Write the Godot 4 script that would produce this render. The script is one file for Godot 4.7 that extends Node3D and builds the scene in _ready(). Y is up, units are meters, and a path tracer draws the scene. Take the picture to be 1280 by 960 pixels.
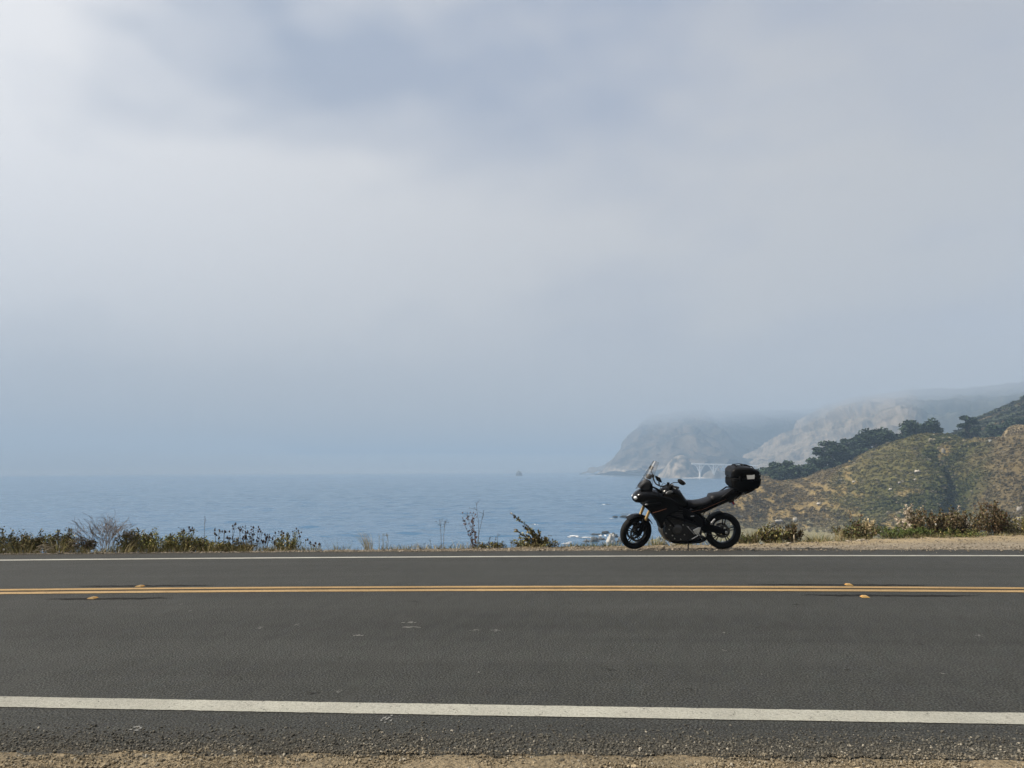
extends Node3D

const EYE := 1.417          # camera above the near edge line
const SEA := -29.6
const FOCAL := 942.0        # in pixels of the 1280x960 photograph
const EXPOSURE := 2.2
const SKY := 0.63
const TONE := 0.80
const FOG := 0.00044
const SUN := 1.6
const CLOUD := 0.0011
const CLOUD_BASE := 124.0
const BIKE_SCALE := 0.98
var pitch_c := 0.0
var pitch_s := 0.0
var rng := RandomNumberGenerator.new()
var taken := {}
var fnA := FastNoiseLite.new()
var fnB := FastNoiseLite.new()
var fnR := FastNoiseLite.new()
var mats := {}


# ---------------------------------------------------------------- mesh builder
class MB:
	var v := PackedVector3Array()
	var c := PackedColorArray()
	var i := PackedInt32Array()
	var col := Color.WHITE

	func vert(p: Vector3) -> int:
		v.append(p)
		c.append(col)
		return v.size() - 1

	func tri(a: Vector3, b: Vector3, d: Vector3) -> void:
		var k := v.size()
		v.append(a); v.append(b); v.append(d)
		c.append(col); c.append(col); c.append(col)
		i.append(k); i.append(k + 1); i.append(k + 2)

	func quad(a: Vector3, b: Vector3, d: Vector3, e: Vector3) -> void:
		var k := v.size()
		v.append(a); v.append(b); v.append(d); v.append(e)
		c.append(col); c.append(col); c.append(col); c.append(col)
		i.append(k); i.append(k + 1); i.append(k + 2)
		i.append(k); i.append(k + 2); i.append(k + 3)

	# rows of equal length joined by quads; closed joins the ends of each row
	func grid(rows: Array, closed := false, cols: Array = []) -> void:
		var k := v.size()
		var w: int = rows[0].size()
		for r in rows.size():
			v.append_array(rows[r])
			if cols.size():
				c.append_array(cols[r])
			else:
				for j in w:
					c.append(col)
		var e := w if closed else w - 1
		for r in rows.size() - 1:
			for j in e:
				var j2 := (j + 1) % w
				var a := k + r * w + j
				var b := k + r * w + j2
				var d := k + (r + 1) * w + j2
				var f := k + (r + 1) * w + j
				i.append(a); i.append(b); i.append(d)
				i.append(a); i.append(d); i.append(f)

	func fan(ring: PackedVector3Array, flip := false) -> void:
		var m := Vector3.ZERO
		for p in ring:
			m += p
		m /= ring.size()
		for j in ring.size():
			if flip:
				tri(m, ring[(j + 1) % ring.size()], ring[j])
			else:
				tri(m, ring[j], ring[(j + 1) % ring.size()])

	func tube(pts: Array, r0: float, r1 := -1.0, seg := 8, caps := true) -> void:
		if r1 < 0.0:
			r1 = r0
		var rows := []
		var up := Vector3.UP
		var n := pts.size()
		for k in n:
			var t: Vector3 = (pts[mini(k + 1, n - 1)] - pts[maxi(k - 1, 0)]).normalized()
			if absf(t.dot(up)) > 0.95:
				up = Vector3.RIGHT if absf(t.x) < 0.8 else Vector3.BACK
			var s := t.cross(up).normalized()
			var u := s.cross(t).normalized()
			up = u
			var r := lerpf(r0, r1, float(k) / maxf(1.0, n - 1))
			var ring := PackedVector3Array()
			for j in seg:
				var a := TAU * j / seg
				ring.append(pts[k] + (s * cos(a) + u * sin(a)) * r)
			rows.append(ring)
		grid(rows, true)
		if caps and seg > 3:
			fan(rows[0], true)
			fan(rows[n - 1])

	func box(mid: Vector3, size: Vector3, basis := Basis()) -> void:
		var h := size / 2.0
		var p := []
		for k in 8:
			p.append(mid + basis * Vector3(h.x if k & 1 else -h.x, h.y if k & 2 else -h.y, h.z if k & 4 else -h.z))
		quad(p[0], p[1], p[3], p[2]); quad(p[5], p[4], p[6], p[7])
		quad(p[4], p[0], p[2], p[6]); quad(p[1], p[5], p[7], p[3])
		quad(p[2], p[3], p[7], p[6]); quad(p[4], p[5], p[1], p[0])

	# a bevelled plate: outline in x, y from z0 to z1
	func plate(poly: PackedVector2Array, z0: float, z1: float, bevel := 0.01) -> void:
		if Geometry2D.is_polygon_clockwise(poly):
			poly.reverse()
		var n := poly.size()
		var ins := PackedVector2Array()
		for k in n:
			var d0 := (poly[k] - poly[(k + n - 1) % n]).normalized()
			var d1 := (poly[(k + 1) % n] - poly[k]).normalized()
			var m := (Vector2(-d0.y, d0.x) + Vector2(-d1.y, d1.x))
			ins.append(poly[k] + m.normalized() * bevel / maxf(0.5, m.length() / 2.0))
		var lev := [[ins, z0], [poly, z0 + bevel], [poly, z1 - bevel], [ins, z1]]
		for l in 3:
			for k in n:
				var k2 := (k + 1) % n
				var a: Vector2 = lev[l][0][k]
				var b: Vector2 = lev[l][0][k2]
				var d: Vector2 = lev[l + 1][0][k2]
				var e: Vector2 = lev[l + 1][0][k]
				quad(Vector3(a.x, a.y, lev[l][1]), Vector3(e.x, e.y, lev[l + 1][1]), Vector3(d.x, d.y, lev[l + 1][1]), Vector3(b.x, b.y, lev[l][1]))
		var t := Geometry2D.triangulate_polygon(ins)
		for k in range(0, t.size(), 3):
			var a := ins[t[k]]
			var b := ins[t[k + 1]]
			var d := ins[t[k + 2]]
			if (b - a).cross(d - a) < 0.0:
				var sw := b
				b = d
				d = sw
			tri(Vector3(a.x, a.y, z1), Vector3(d.x, d.y, z1), Vector3(b.x, b.y, z1))
			tri(Vector3(a.x, a.y, z0), Vector3(b.x, b.y, z0), Vector3(d.x, d.y, z0))

	# profile of (radius, z) turned round the z axis through mid
	func lathe(prof: Array, mid: Vector3, seg := 32, sharp := true) -> void:
		var rows := []
		for q in prof:
			var ring := PackedVector3Array()
			for j in seg:
				var a := TAU * j / seg
				ring.append(mid + Vector3(q[0] * cos(a), q[0] * sin(a), q[1]))
			rows.append(ring)
		if sharp:
			for k in rows.size() - 1:
				grid([rows[k], rows[k + 1]], true)
		else:
			grid(rows, true)

	# body of rounded cross-sections along x: each [x, y low, y high, half width, squareness]
	func body(sec: Array, seg := 20, zmid := 0.0) -> void:
		var rows := []
		for s in sec:
			var ring := PackedVector3Array()
			var e: float = 2.0 / s[4]
			for j in seg:
				var a := TAU * j / seg
				var ca := cos(a)
				var sa := sin(a)
				ring.append(Vector3(s[0], (s[1] + s[2]) / 2.0 + (s[2] - s[1]) / 2.0 * signf(sa) * pow(absf(sa), e), zmid + s[3] * signf(ca) * pow(absf(ca), e)))
			rows.append(ring)
		grid(rows, true)
		fan(rows[0], true)
		fan(rows[rows.size() - 1])

	func rock(mid: Vector3, size: Vector3, noise: FastNoiseLite, amt := 0.35, nu := 9, nv := 6, freq := 1.0) -> void:
		var rows := []
		for a in nv + 1:
			var th := PI * a / nv
			var ring := PackedVector3Array()
			for b in nu:
				var ph := TAU * b / nu
				var d := Vector3(sin(th) * cos(ph), cos(th), sin(th) * sin(ph))
				var k := 1.0 + amt * noise.get_noise_3dv(d * 60.0 * freq + mid * 13.7)
				ring.append(mid + d * size * k)
			rows.append(ring)
		grid(rows, true)

	func mesh(mat: Material = null) -> ArrayMesh:
		var n := PackedVector3Array()
		n.resize(v.size())
		for k in range(0, i.size(), 3):
			var a := i[k]
			var b := i[k + 1]
			var d := i[k + 2]
			var f := (v[d] - v[a]).cross(v[b] - v[a])
			n[a] += f
			n[b] += f
			n[d] += f
		for k in n.size():
			n[k] = n[k].normalized() if n[k].length_squared() > 1e-20 else Vector3.UP
		var arr := []
		arr.resize(Mesh.ARRAY_MAX)
		arr[Mesh.ARRAY_VERTEX] = v
		arr[Mesh.ARRAY_NORMAL] = n
		arr[Mesh.ARRAY_COLOR] = c
		arr[Mesh.ARRAY_INDEX] = i
		var m := ArrayMesh.new()
		m.add_surface_from_arrays(Mesh.PRIMITIVE_TRIANGLES, arr)
		if mat:
			m.surface_set_material(0, mat)
		return m


# ---------------------------------------------------------------- scene helpers
func numbered(called: String) -> String:
	var k: int = taken.get(called, 0)
	taken[called] = k + 1
	return called if k == 0 else "%s_%03d" % [called, k]


func tag(o: Node, label := "", category := "", group := "", kind := "") -> Node:
	for pair in [["label", label], ["category", category], ["group", group], ["kind", kind]]:
		if pair[1] != "":
			o.set_meta(pair[0], pair[1])
	return o


func put(called: String, mb: MB, mat: Material, parent: Node = null) -> MeshInstance3D:
	var o := MeshInstance3D.new()
	o.mesh = mb.mesh(mat)
	if parent == null:
		o.name = numbered(called)
		add_child(o)
	else:
		var key := "%d/%s" % [parent.get_instance_id(), called]
		var k: int = taken.get(key, 0)
		taken[key] = k + 1
		o.name = called if k == 0 else "%s_%03d" % [called, k]
		parent.add_child(o, true)
	return o


func base(called: String, at_: Vector3, label: String, category: String, group := "") -> Node3D:
	var o := Node3D.new()
	o.name = numbered(called)
	add_child(o)
	o.position = at_
	tag(o, label, category, group)
	return o


func scatter(called: String, mesh: Mesh, xf: Array, cols: Array, parent: Node = null) -> MultiMeshInstance3D:
	var mm := MultiMesh.new()
	mm.transform_format = MultiMesh.TRANSFORM_3D
	mm.use_colors = true
	mm.mesh = mesh
	mm.instance_count = xf.size()
	for k in xf.size():
		mm.set_instance_transform(k, xf[k])
		mm.set_instance_color(k, cols[k])
	var o := MultiMeshInstance3D.new()
	o.multimesh = mm
	o.name = numbered(called)
	(self if parent == null else parent).add_child(o)
	tag(o, "", "", "", "stuff")
	return o


func noise_tex(seed_: int, freq: float, lo: Color, hi: Color, size := 512, oct := 4, normal := false, bump := 4.0, kind := FastNoiseLite.TYPE_SIMPLEX_SMOOTH) -> NoiseTexture2D:
	var f := FastNoiseLite.new()
	f.seed = seed_
	f.noise_type = kind
	f.frequency = freq
	f.fractal_octaves = oct
	var t := NoiseTexture2D.new()
	t.width = size
	t.height = size
	t.seamless = true
	t.noise = f
	if normal:
		t.as_normal_map = true
		t.bump_strength = bump
	else:
		var g := Gradient.new()
		g.set_color(0, lo)
		g.set_color(1, hi)
		t.color_ramp = g
	return t


# a material whose base colour (linear) comes from the vertices
func vmat(rough := 0.9, tex: Texture2D = null, scale := 1.0, nrm: Texture2D = null, nscale := 1.0) -> StandardMaterial3D:
	var m := StandardMaterial3D.new()
	m.vertex_color_use_as_albedo = true
	m.albedo_color = Color(TONE, TONE, TONE).linear_to_srgb()
	m.roughness = rough
	m.metallic_specular = 0.35
	if tex or nrm:
		m.uv1_triplanar = true
		m.uv1_world_triplanar = true
		m.uv1_scale = Vector3.ONE * scale
	if tex:
		m.albedo_texture = tex
	if nrm:
		m.normal_enabled = true
		m.normal_texture = nrm
		m.normal_scale = nscale
	return m


func mat(r: float, g: float, b: float, rough := 0.6, metal := 0.0) -> StandardMaterial3D:
	var m := StandardMaterial3D.new()
	m.albedo_color = Color(r, g, b).linear_to_srgb()
	m.roughness = rough
	m.metallic = metal
	return m


# the point at a forward distance on the line of sight of a pixel of the photograph, used to survey where things stand
func at(px: float, py: float, dist: float) -> Vector3:
	var u := (px - 640.0) / FOCAL
	var w := (480.0 - py) / FOCAL
	var fwd := pitch_c - w * pitch_s
	return Vector3(u * dist / fwd, EYE + dist * (w * pitch_c + pitch_s) / fwd, -dist)


# the same where that line meets a level
func hit(px: float, py: float, level: float) -> Vector3:
	var one := at(px, py, 1.0)
	return at(px, py, (level - EYE) / (one.y - EYE))


func curve(ya: float, yb: float, yc: float, level: float) -> Array:
	return [hit(0, ya, level), hit(640, yb, level), hit(1280, yc, level), level]


func zc(k: Array, x: float) -> float:
	var a: Vector3 = k[0]
	var b: Vector3 = k[1]
	var d: Vector3 = k[2]
	var xx := clampf(x, a.x * 1.1, d.x * 1.1)
	var f := func(t: float) -> float:
		return a.z * (t - b.x) * (t - d.x) / ((a.x - b.x) * (a.x - d.x)) + b.z * (t - a.x) * (t - d.x) / ((b.x - a.x) * (b.x - d.x)) + d.z * (t - a.x) * (t - b.x) / ((d.x - a.x) * (d.x - b.x))
	var z: float = f.call(xx)
	if x != xx:
		var s: float = (f.call(xx + 0.05) - f.call(xx - 0.05)) / 0.1
		z += s * (x - xx)
	return z


func poly_at(pts: Array, x: float) -> Vector3:   # piecewise linear in x through points
	var n := pts.size()
	for k in n - 1:
		if x <= pts[k + 1].x or k == n - 2:
			var t: float = (x - pts[k].x) / (pts[k + 1].x - pts[k].x)
			t = clampf(t, -3.0, 4.0)
			var r: Vector3 = pts[k].lerp(pts[k + 1], t)
			r.x = x
			return r
	return pts[0]


func catmull(a: Vector3, b: Vector3, d: Vector3, e: Vector3, t: float) -> Vector3:
	return 0.5 * ((2.0 * b) + (d - a) * t + (2.0 * a - 5.0 * b + 4.0 * d - e) * t * t + (3.0 * b - a - 3.0 * d + e) * t * t * t)


# a sheet through rows of survey points, smoothed to nu x nv
func sheet(rows: Array, nu: int, nv: int) -> Array:
	var wide := []
	for r in rows:
		var n: int = r.size()
		var line := PackedVector3Array()
		for k in nu + 1:
			var f := float(k) / nu * (n - 1)
			var s := mini(int(f), n - 2)
			line.append(catmull(r[maxi(s - 1, 0)], r[s], r[s + 1], r[mini(s + 2, n - 1)], f - s))
		wide.append(line)
	var out := []
	var m := wide.size()
	for k in nv + 1:
		var f := float(k) / nv * (m - 1)
		var s := mini(int(f), m - 2)
		var line := PackedVector3Array()
		for j in nu + 1:
			line.append(catmull(wide[maxi(s - 1, 0)][j], wide[s][j], wide[s + 1][j], wide[mini(s + 2, m - 1)][j], f - s))
		out.append(line)
	return out


func mixc(a: Color, b: Color, t: float) -> Color:
	return a.lerp(b, clampf(t, 0.0, 1.0))


# ---------------------------------------------------------------- sky, light, air
const SUN_AZ := -100.0     # degrees from straight ahead, to the left
const SUN_EL := 42.0

func sky_color(d: Vector3) -> Color:
	var el := rad_to_deg(asin(clampf(d.y, -1.0, 1.0)))
	var az := rad_to_deg(atan2(d.x, -d.z))
	var side := cos(deg_to_rad(az - SUN_AZ)) * 0.5 + 0.5          # 1 towards the sun
	var k := pow(side, 1.3)
	# wisps: noise stretched along the horizon
	var p := Vector3(d.x, d.y * 2.2, d.z) * 60.0
	var n := fnA.get_noise_3dv(p) * 0.75 + fnB.get_noise_3dv(p * 1.5 + Vector3(9, 4, 2)) * 0.3
	# broad banks of cloud and clearer gaps: [bearing, height, width, depth, strength]
	var cloud := 0.34 + 0.42 * n + 0.45 * smoothstep(33.0, 60.0, el) + 0.34 * exp(-pow((el - 14.0) / 8.0, 2.0))
	for q in [[-40.0, 30.0, 8.0, 8.0, 0.7], [-31.0, 14.0, 15.0, 6.5, 0.9], [-9.0, 17.5, 22.0, 6.5, 0.45], [12.0, 17.0, 20.0, 6.0, 0.30], [30.0, 6.5, 16.0, 4.0, -0.45], [60.0, 20.0, 30.0, 9.0, 0.4], [-75.0, 24.0, 24.0, 10.0, 0.6], [-110.0, 20.0, 30.0, 10.0, 0.5], [150.0, 24.0, 50.0, 12.0, 0.5],
			[-18.0, 26.5, 9.0, 4.0, -0.42], [-1.0, 31.0, 13.0, 4.0, -0.30], [-31.0, 21.5, 6.0, 2.5, -0.45], [30.0, 33.0, 14.0, 4.0, -0.35], [-27.0, 7.0, 9.0, 3.0, -0.2]]:
		cloud += q[4] * exp(-pow((az - q[0] + 6.0 * n) / q[2], 2.0) - pow((el - q[1] + 4.0 * n) / q[3], 2.0))
	# torn edges and small wisps
	var w1 := fnB.get_noise_3dv(Vector3(d.x * 1.0 + 0.25 * d.y, d.y * 2.6, d.z) * 130.0 + Vector3(30, 7, 90) + Vector3.ONE * 9.0 * n)
	var w2 := fnA.get_noise_3dv(Vector3(d.x, d.y * 1.8, d.z) * 34.0 + Vector3(70, 40, 10))
	cloud += 0.30 * w1 + 0.55 * w2
	cloud = clampf(cloud, 0.0, 1.0)
	var gap := mixc(Color(0.245, 0.280, 0.360), Color(0.345, 0.395, 0.475), k)
	var mist := mixc(Color(0.300, 0.312, 0.338), Color(0.760, 0.765, 0.790), k)
	var c := mixc(gap, mist, cloud)
	var low := mixc(Color(0.220, 0.275, 0.345), Color(0.37, 0.455, 0.54), k)
	c = mixc(low, c, smoothstep(2.0, 8.5, el + 2.0 * n))
	# seen through the thin deck of mist the banks lose contrast: the sky above has more of it
	var m := mixc(Color(0.30, 0.325, 0.37), Color(0.46, 0.49, 0.54), k)
	c = c + (c - m) * (0.95 * smoothstep(4.0, 10.0, el) * smoothstep(70.0, 40.0, el))
	c = Color(maxf(c.r, 0.12), maxf(c.g, 0.15), maxf(c.b, 0.2))
	return c * SKY * (1.0 + 1.1 * exp(-pow(rad_to_deg(d.angle_to(sun_dir())) / 24.0, 2.0)))


func sun_dir() -> Vector3:
	var a := deg_to_rad(SUN_AZ)
	var e := deg_to_rad(SUN_EL)
	return Vector3(sin(a) * cos(e), sin(e), -cos(a) * cos(e))


func make_view() -> void:
	var cam := Camera3D.new()
	cam.name = "camera"
	cam.position = Vector3(0, EYE, 0)
	var pitch := atan(103.0 / FOCAL)
	pitch_c = cos(pitch)
	pitch_s = sin(pitch)
	cam.rotation.x = pitch
	cam.fov = rad_to_deg(2.0 * atan(480.0 / FOCAL))
	cam.near = 0.1
	cam.far = 60000.0
	cam.current = true
	add_child(cam)

	var W := 768
	var H := 384
	var im := Image.create(W, H, false, Image.FORMAT_RGBF)
	for y in H:
		var el := PI * (0.5 - (y + 0.5) / H)
		for x in W:
			if el < -0.06:
				im.set_pixel(x, y, Color(0.22, 0.27, 0.33))
				continue
			var a := TAU * (x + 0.5) / W
			var e := maxf(el, 0.002)
			# Godot's panorama: column 0 looks straight ahead
			var az := a
			im.set_pixel(x, y, sky_color(Vector3(sin(az) * cos(e), sin(e), -cos(az) * cos(e))))
	var sm := PanoramaSkyMaterial.new()
	sm.panorama = ImageTexture.create_from_image(im)
	var sky := Sky.new()
	sky.sky_material = sm
	var env := Environment.new()
	env.background_mode = Environment.BG_SKY
	env.sky = sky
	env.tonemap_mode = Environment.TONE_MAPPER_LINEAR
	env.tonemap_exposure = EXPOSURE
	env.sdfgi_enabled = true
	env.ssao_enabled = true
	env.ssil_enabled = true
	env.fog_enabled = true
	env.fog_density = FOG
	env.fog_light_color = Color(0.50, 0.715, 1.0).linear_to_srgb()
	env.volumetric_fog_enabled = true
	env.volumetric_fog_density = 0.0
	var we := WorldEnvironment.new()
	we.name = "environment"
	we.environment = env
	add_child(we)

	var sun := DirectionalLight3D.new()
	sun.name = "sun"
	sun.light_energy = SUN
	sun.light_color = Color(1.0, 0.955, 0.89)
	sun.light_angular_distance = 1.5
	sun.shadow_enabled = true
	add_child(sun)
	sun.look_at_from_position(sun_dir() * 100.0, Vector3.ZERO)


# ---------------------------------------------------------------- road and ground
var k_near_edge: Array
var k_near_line: Array
var k_yellow: Array
var k_far_line: Array
var k_far_edge: Array
var crest: Array

func survey() -> void:
	k_near_edge = curve(941, 944, 951, -0.02)
	k_near_line = curve(878.0, 889.0, 899.0, 0.0)
	k_yellow = curve(739.6, 735.6, 737.4, 0.131)
	k_far_line = curve(700.6, 696.0, 695.0, 0.047)
	k_far_edge = curve(693.0, 688.4, 686.5, 0.045)
	crest = []
	for q in [[-400, 695.5, 0.1], [0, 692.4, 0.12], [200, 691.0, 0.15], [360, 689.0, 0.22], [480, 687.0, 0.4], [640, 684.5, 0.7], [760, 682.6, 1.0], [900, 681.0, 1.6], [1000, 678.0, 2.2], [1100, 673.5, 3.0], [1200, 671.0, 3.9], [1280, 668.5, 4.6], [1500, 664, 6.4]]:
		var e := hit(q[0], lerpf(693.0, 686.5, q[0] / 1280.0), 0.045)
		var dist: float = -zc(k_far_edge, e.x) + q[2]
		crest.append(at(q[0], q[1], dist))


# height and place across the road: s 0 near edge, 1 near line, 2 yellow, 3 far line, 4 far edge
func road_at(x: float, s: float) -> Vector3:
	var z := [zc(k_near_edge, x), zc(k_near_line, x), zc(k_yellow, x), zc(k_far_line, x), zc(k_far_edge, x)]
	var y := [-0.02, 0.0, 0.131, 0.047, 0.045]
	var k := clampi(int(floor(s)), 0, 3)
	var t := s - k
	var yy: float
	if k == 1:
		yy = lerpf(y[1], y[2], t) + 0.02 * sin(PI * t)
	elif k == 2:
		yy = lerpf(y[2], y[3], t) + 0.012 * sin(PI * t)
	else:
		yy = lerpf(y[k], y[k + 1], t)
	return Vector3(x, yy, lerpf(z[k], z[k + 1], t))


func road_y(x: float, z: float) -> float:
	var lo := 0.0
	var hi := 4.0
	for k in 24:
		var m := (lo + hi) / 2.0
		if road_at(x, m).z > z:
			lo = m
		else:
			hi = m
	return road_at(x, lo).y


func x_stations(fine: float) -> PackedFloat32Array:
	var xs := PackedFloat32Array()
	var x := -160.0
	while x < 160.0:
		xs.append(x)
		var a := absf(x)
		x += fine if a < 11.5 else (0.5 if a < 25.0 else 4.0)
	return xs


func make_road() -> void:
	var asphalt_tex := noise_tex(3, 0.11, Color(0.30, 0.30, 0.30), Color(1.0, 1.0, 0.99), 1024, 3)
	var asphalt_nrm := noise_tex(4, 0.12, Color.BLACK, Color.WHITE, 1024, 3, true, 5.0)
	var m := vmat(0.88, asphalt_tex, 0.45, asphalt_nrm, 0.7)
	mats.asphalt = m
	var mb := MB.new()
	var rows := []
	var cols := []
	var xs := x_stations(0.07)
	var ns := 110
	var lw := FastNoiseLite.new()
	lw.seed = 21
	lw.frequency = 0.035
	for j in ns + 1:
		var s := 4.0 * j / ns
		# finer near the ragged edges
		var row := PackedVector3Array()
		var cl := PackedColorArray()
		for x in xs:
			var p := road_at(x, s)
			if j <= 2:
				p.z += (0.09 * fnA.get_noise_2d(x * 40.0, 3.0) + 0.07 * fnB.get_noise_2d(x * 160.0, 1.0)) * (1.0 - j * 0.4)
				if j == 0:
					p.y -= 0.022
			if j >= ns - 1:
				p.z += 0.10 * fnA.get_noise_2d(x * 60.0, 8.0)
				if j == ns:
					p.y -= 0.03
			row.append(p)
			var base_c := Color(0.1000, 0.1040, 0.0970)
			var streak := lw.get_noise_2d(x * 0.6, s * 320.0) * 0.16 + fnB.get_noise_2d(x * 4.0, s * 150.0) * 0.10
			var blotch := fnA.get_noise_2d(x * 9.0, p.z * 9.0) * 0.08 + fnB.get_noise_2d(x * 130.0, p.z * 130.0) * 0.22
			var path := 0.0
			for w in [1.28, 1.72, 2.3, 2.72]:
				path += exp(-pow((s - w) / 0.11, 2.0))
			var oil := exp(-pow((s - 1.5) / 0.12, 2.0)) + exp(-pow((s - 2.5) / 0.12, 2.0))
			var b := 1.0 + streak + blotch + 0.06 * path * (1.0 + lw.get_noise_2d(x * 2.0, 5.0)) - 0.05 * oil
			if s > 2.0:
				b *= 1.06
			var cc := base_c * b
			var dust := smoothstep(0.62, 0.0, s) * 1.15 * (0.45 + 0.5 * fnA.get_noise_2d(x * 20.0, s * 60.0))
			dust = maxf(dust, smoothstep(3.35, 4.0, s) * (0.35 + 0.6 * fnB.get_noise_2d(x * 15.0, s * 40.0)))
			cc = mixc(cc, Color(0.135, 0.121, 0.094), dust)
			cl.append(cc)
		rows.append(row)
		cols.append(cl)
	mb.grid(rows, false, cols)
	var road := put("road", mb, m)
	tag(road, "two-lane grey asphalt coast road crossing the whole view", "road", "", "structure")

	# painted lines: sheets 4 mm proud with ragged edges
	var paint_n := noise_tex(8, 0.02, Color(0.80, 0.80, 0.79), Color(1, 1, 1), 1024, 5)
	var white := vmat(0.75, paint_n, 0.9, asphalt_nrm, 0.5)
	white.albedo_texture = paint_tex(Color(1, 1, 0.985), 31)
	var yellow := vmat(0.7, null, 1.0)
	yellow.uv1_triplanar = true
	yellow.uv1_world_triplanar = true
	yellow.uv1_scale = Vector3.ONE * 0.9
	yellow.albedo_texture = white.albedo_texture
	stripe(road, "white_edge_line", 1.0, 0.0, 0.172, Color(0.44, 0.435, 0.395), white)
	stripe(road, "white_edge_line", 3.0, 0.0, 0.155, Color(0.48, 0.475, 0.45), white)
	stripe(road, "yellow_centre_line", 2.0, -0.105, 0.118, Color(0.43, 0.285, 0.125), yellow)
	stripe(road, "yellow_centre_line", 2.0, 0.102, 0.114, Color(0.43, 0.295, 0.145), yellow)
	stripe(road, "centre_gap", 2.0, -0.001, 0.085, Color(0.11, 0.075, 0.035), m, 0.0025)
	# worn grooves beside the centre lines
	var gm := vmat(0.95, asphalt_tex, 0.45, asphalt_nrm, 1.4)
	groove(road, 95, 268, 731.8, gm)
	groove(road, 58, 215, 747.2, gm)
	groove(road, 935, 1168, 730.7, gm)
	groove(road, 1000, 1222, 743.6, gm)

	# pale paint flecks and dark spots on the lane
	var fl := MB.new()
	rng.seed = 77
	for q in [[324, 785, 8, 2], [371, 781, 6, 1.5], [447, 795, 12, 2], [226, 755, 4, 1.5], [238, 763, 3, 1.5], [515, 778, 16, 3], [516, 784, 22, 2], [593, 788, 9, 2], [620, 788, 12, 2], [598, 843, 3, 2], [1224, 795, 7, 2], [905, 791, 5, 2], [486, 900, 12, 6], [424, 868, 6, 2], [170, 913, 16, 4], [952, 845, 3, 2], [905, 814, 5, 2], [1178, 844, 5, 2]]:
		fl.col = Color(0.19, 0.19, 0.178) * rng.randf_range(0.8, 1.3)
		fleck(fl, q, 0.003)
	for q in [[390, 869, 14, 3], [1061, 839, 10, 2.5], [760, 839, 12, 3], [946, 784, 10, 2], [515, 751, 14, 2], [425, 824, 6, 2], [506, 832, 4, 2], [860, 864, 8, 3], [1150, 805, 12, 2], [995, 755, 14, 1.5], [300, 851, 9, 2]]:
		fl.col = Color(0.032, 0.032, 0.03)
		fleck(fl, q, 0.003)
	put("stain", fl, vmat(0.9), road)
	(road.get_node("stain") as Node).set_meta("kind", "stuff")


func fleck(mb: MB, q: Array, lift: float) -> void:
	var c := hit(q[0], q[1], 0.08)
	c = Vector3(c.x, road_y(c.x, c.z) , c.z)
	# one more step for the true level
	c = hit(q[0], q[1], c.y)
	var px := -c.z / FOCAL
	var rx: float = q[2] * 0.5 * px
	var rz: float = maxf(q[3] * 0.5 * px * 5.5, 0.012)
	# a few broken crumbs of colour
	for j in 9:
		var o := Vector3(rng.randfn() * rx * 0.5, 0, rng.randfn() * rz * 0.35)
		var ring := PackedVector3Array()
		for k in 7:
			var a := -TAU * k / 7
			var r := rng.randf_range(0.12, 0.42)
			var p := Vector3(c.x + o.x + cos(a) * rx * r, 0, c.z + o.z + sin(a) * rz * r * 0.6)
			p.y = road_y(p.x, p.z) + lift + 0.0001 * j
			ring.append(p)
		mb.fan(ring)


func paint_tex(tone: Color, seed_: int) -> ImageTexture:
	# worn road paint: hairline cracks and scuffs
	var n := 1024
	var f1 := FastNoiseLite.new()
	f1.seed = seed_
	f1.noise_type = FastNoiseLite.TYPE_CELLULAR
	f1.cellular_return_type = FastNoiseLite.RETURN_DISTANCE2_SUB
	f1.frequency = 0.0075
	f1.domain_warp_enabled = true
	f1.domain_warp_amplitude = 30.0
	f1.domain_warp_frequency = 0.02
	var f2 := FastNoiseLite.new()
	f2.seed = seed_ + 1
	f2.frequency = 0.03
	f2.fractal_octaves = 5
	var im := Image.create(n, n, false, Image.FORMAT_RGB8)
	for y in n:
		for x in n:
			var a := f1.get_noise_2d(x, y) + 1.0
			var b := f2.get_noise_2d(x, y)
			var v := 0.93 + 0.16 * b
			if a < 0.07 and b > -0.16:
				v *= 0.55
			if b > 0.38:
				v *= 0.78
			im.set_pixel(x, y, Color(tone.r * v, tone.g * v, tone.b * v * 0.99))
	return ImageTexture.create_from_image(im)


func stripe(road: Node, called: String, s: float, off: float, width: float, c: Color, m: Material, lift := 0.004) -> void:
	var mb := MB.new()
	var rows := [PackedVector3Array(), PackedVector3Array(), PackedVector3Array()]
	var cols := [PackedColorArray(), PackedColorArray(), PackedColorArray()]
	for x in x_stations(0.06):
		var p := road_at(x, s)
		for k in 3:
			var w: float = [0.5, 0.0, -0.5][k] * width
			if k != 1:
				w += 0.006 * fnB.get_noise_2d(x * 500.0, k * 40.0 + s * 9.0) + 0.004 * fnA.get_noise_2d(x * 100.0, k * 20.0)
			var z: float = p.z + off + w
			rows[k].append(Vector3(x, road_y(x, z) + lift, z))
			cols[k].append(c * (1.0 + 0.16 * fnA.get_noise_2d(x * 40.0, k * 3.0 + s * 10.0) + 0.16 * fnB.get_noise_2d(x * 7.0, s * 10.0)))
	mb.grid(rows, false, cols)
	put(called, mb, m, road)


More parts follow.
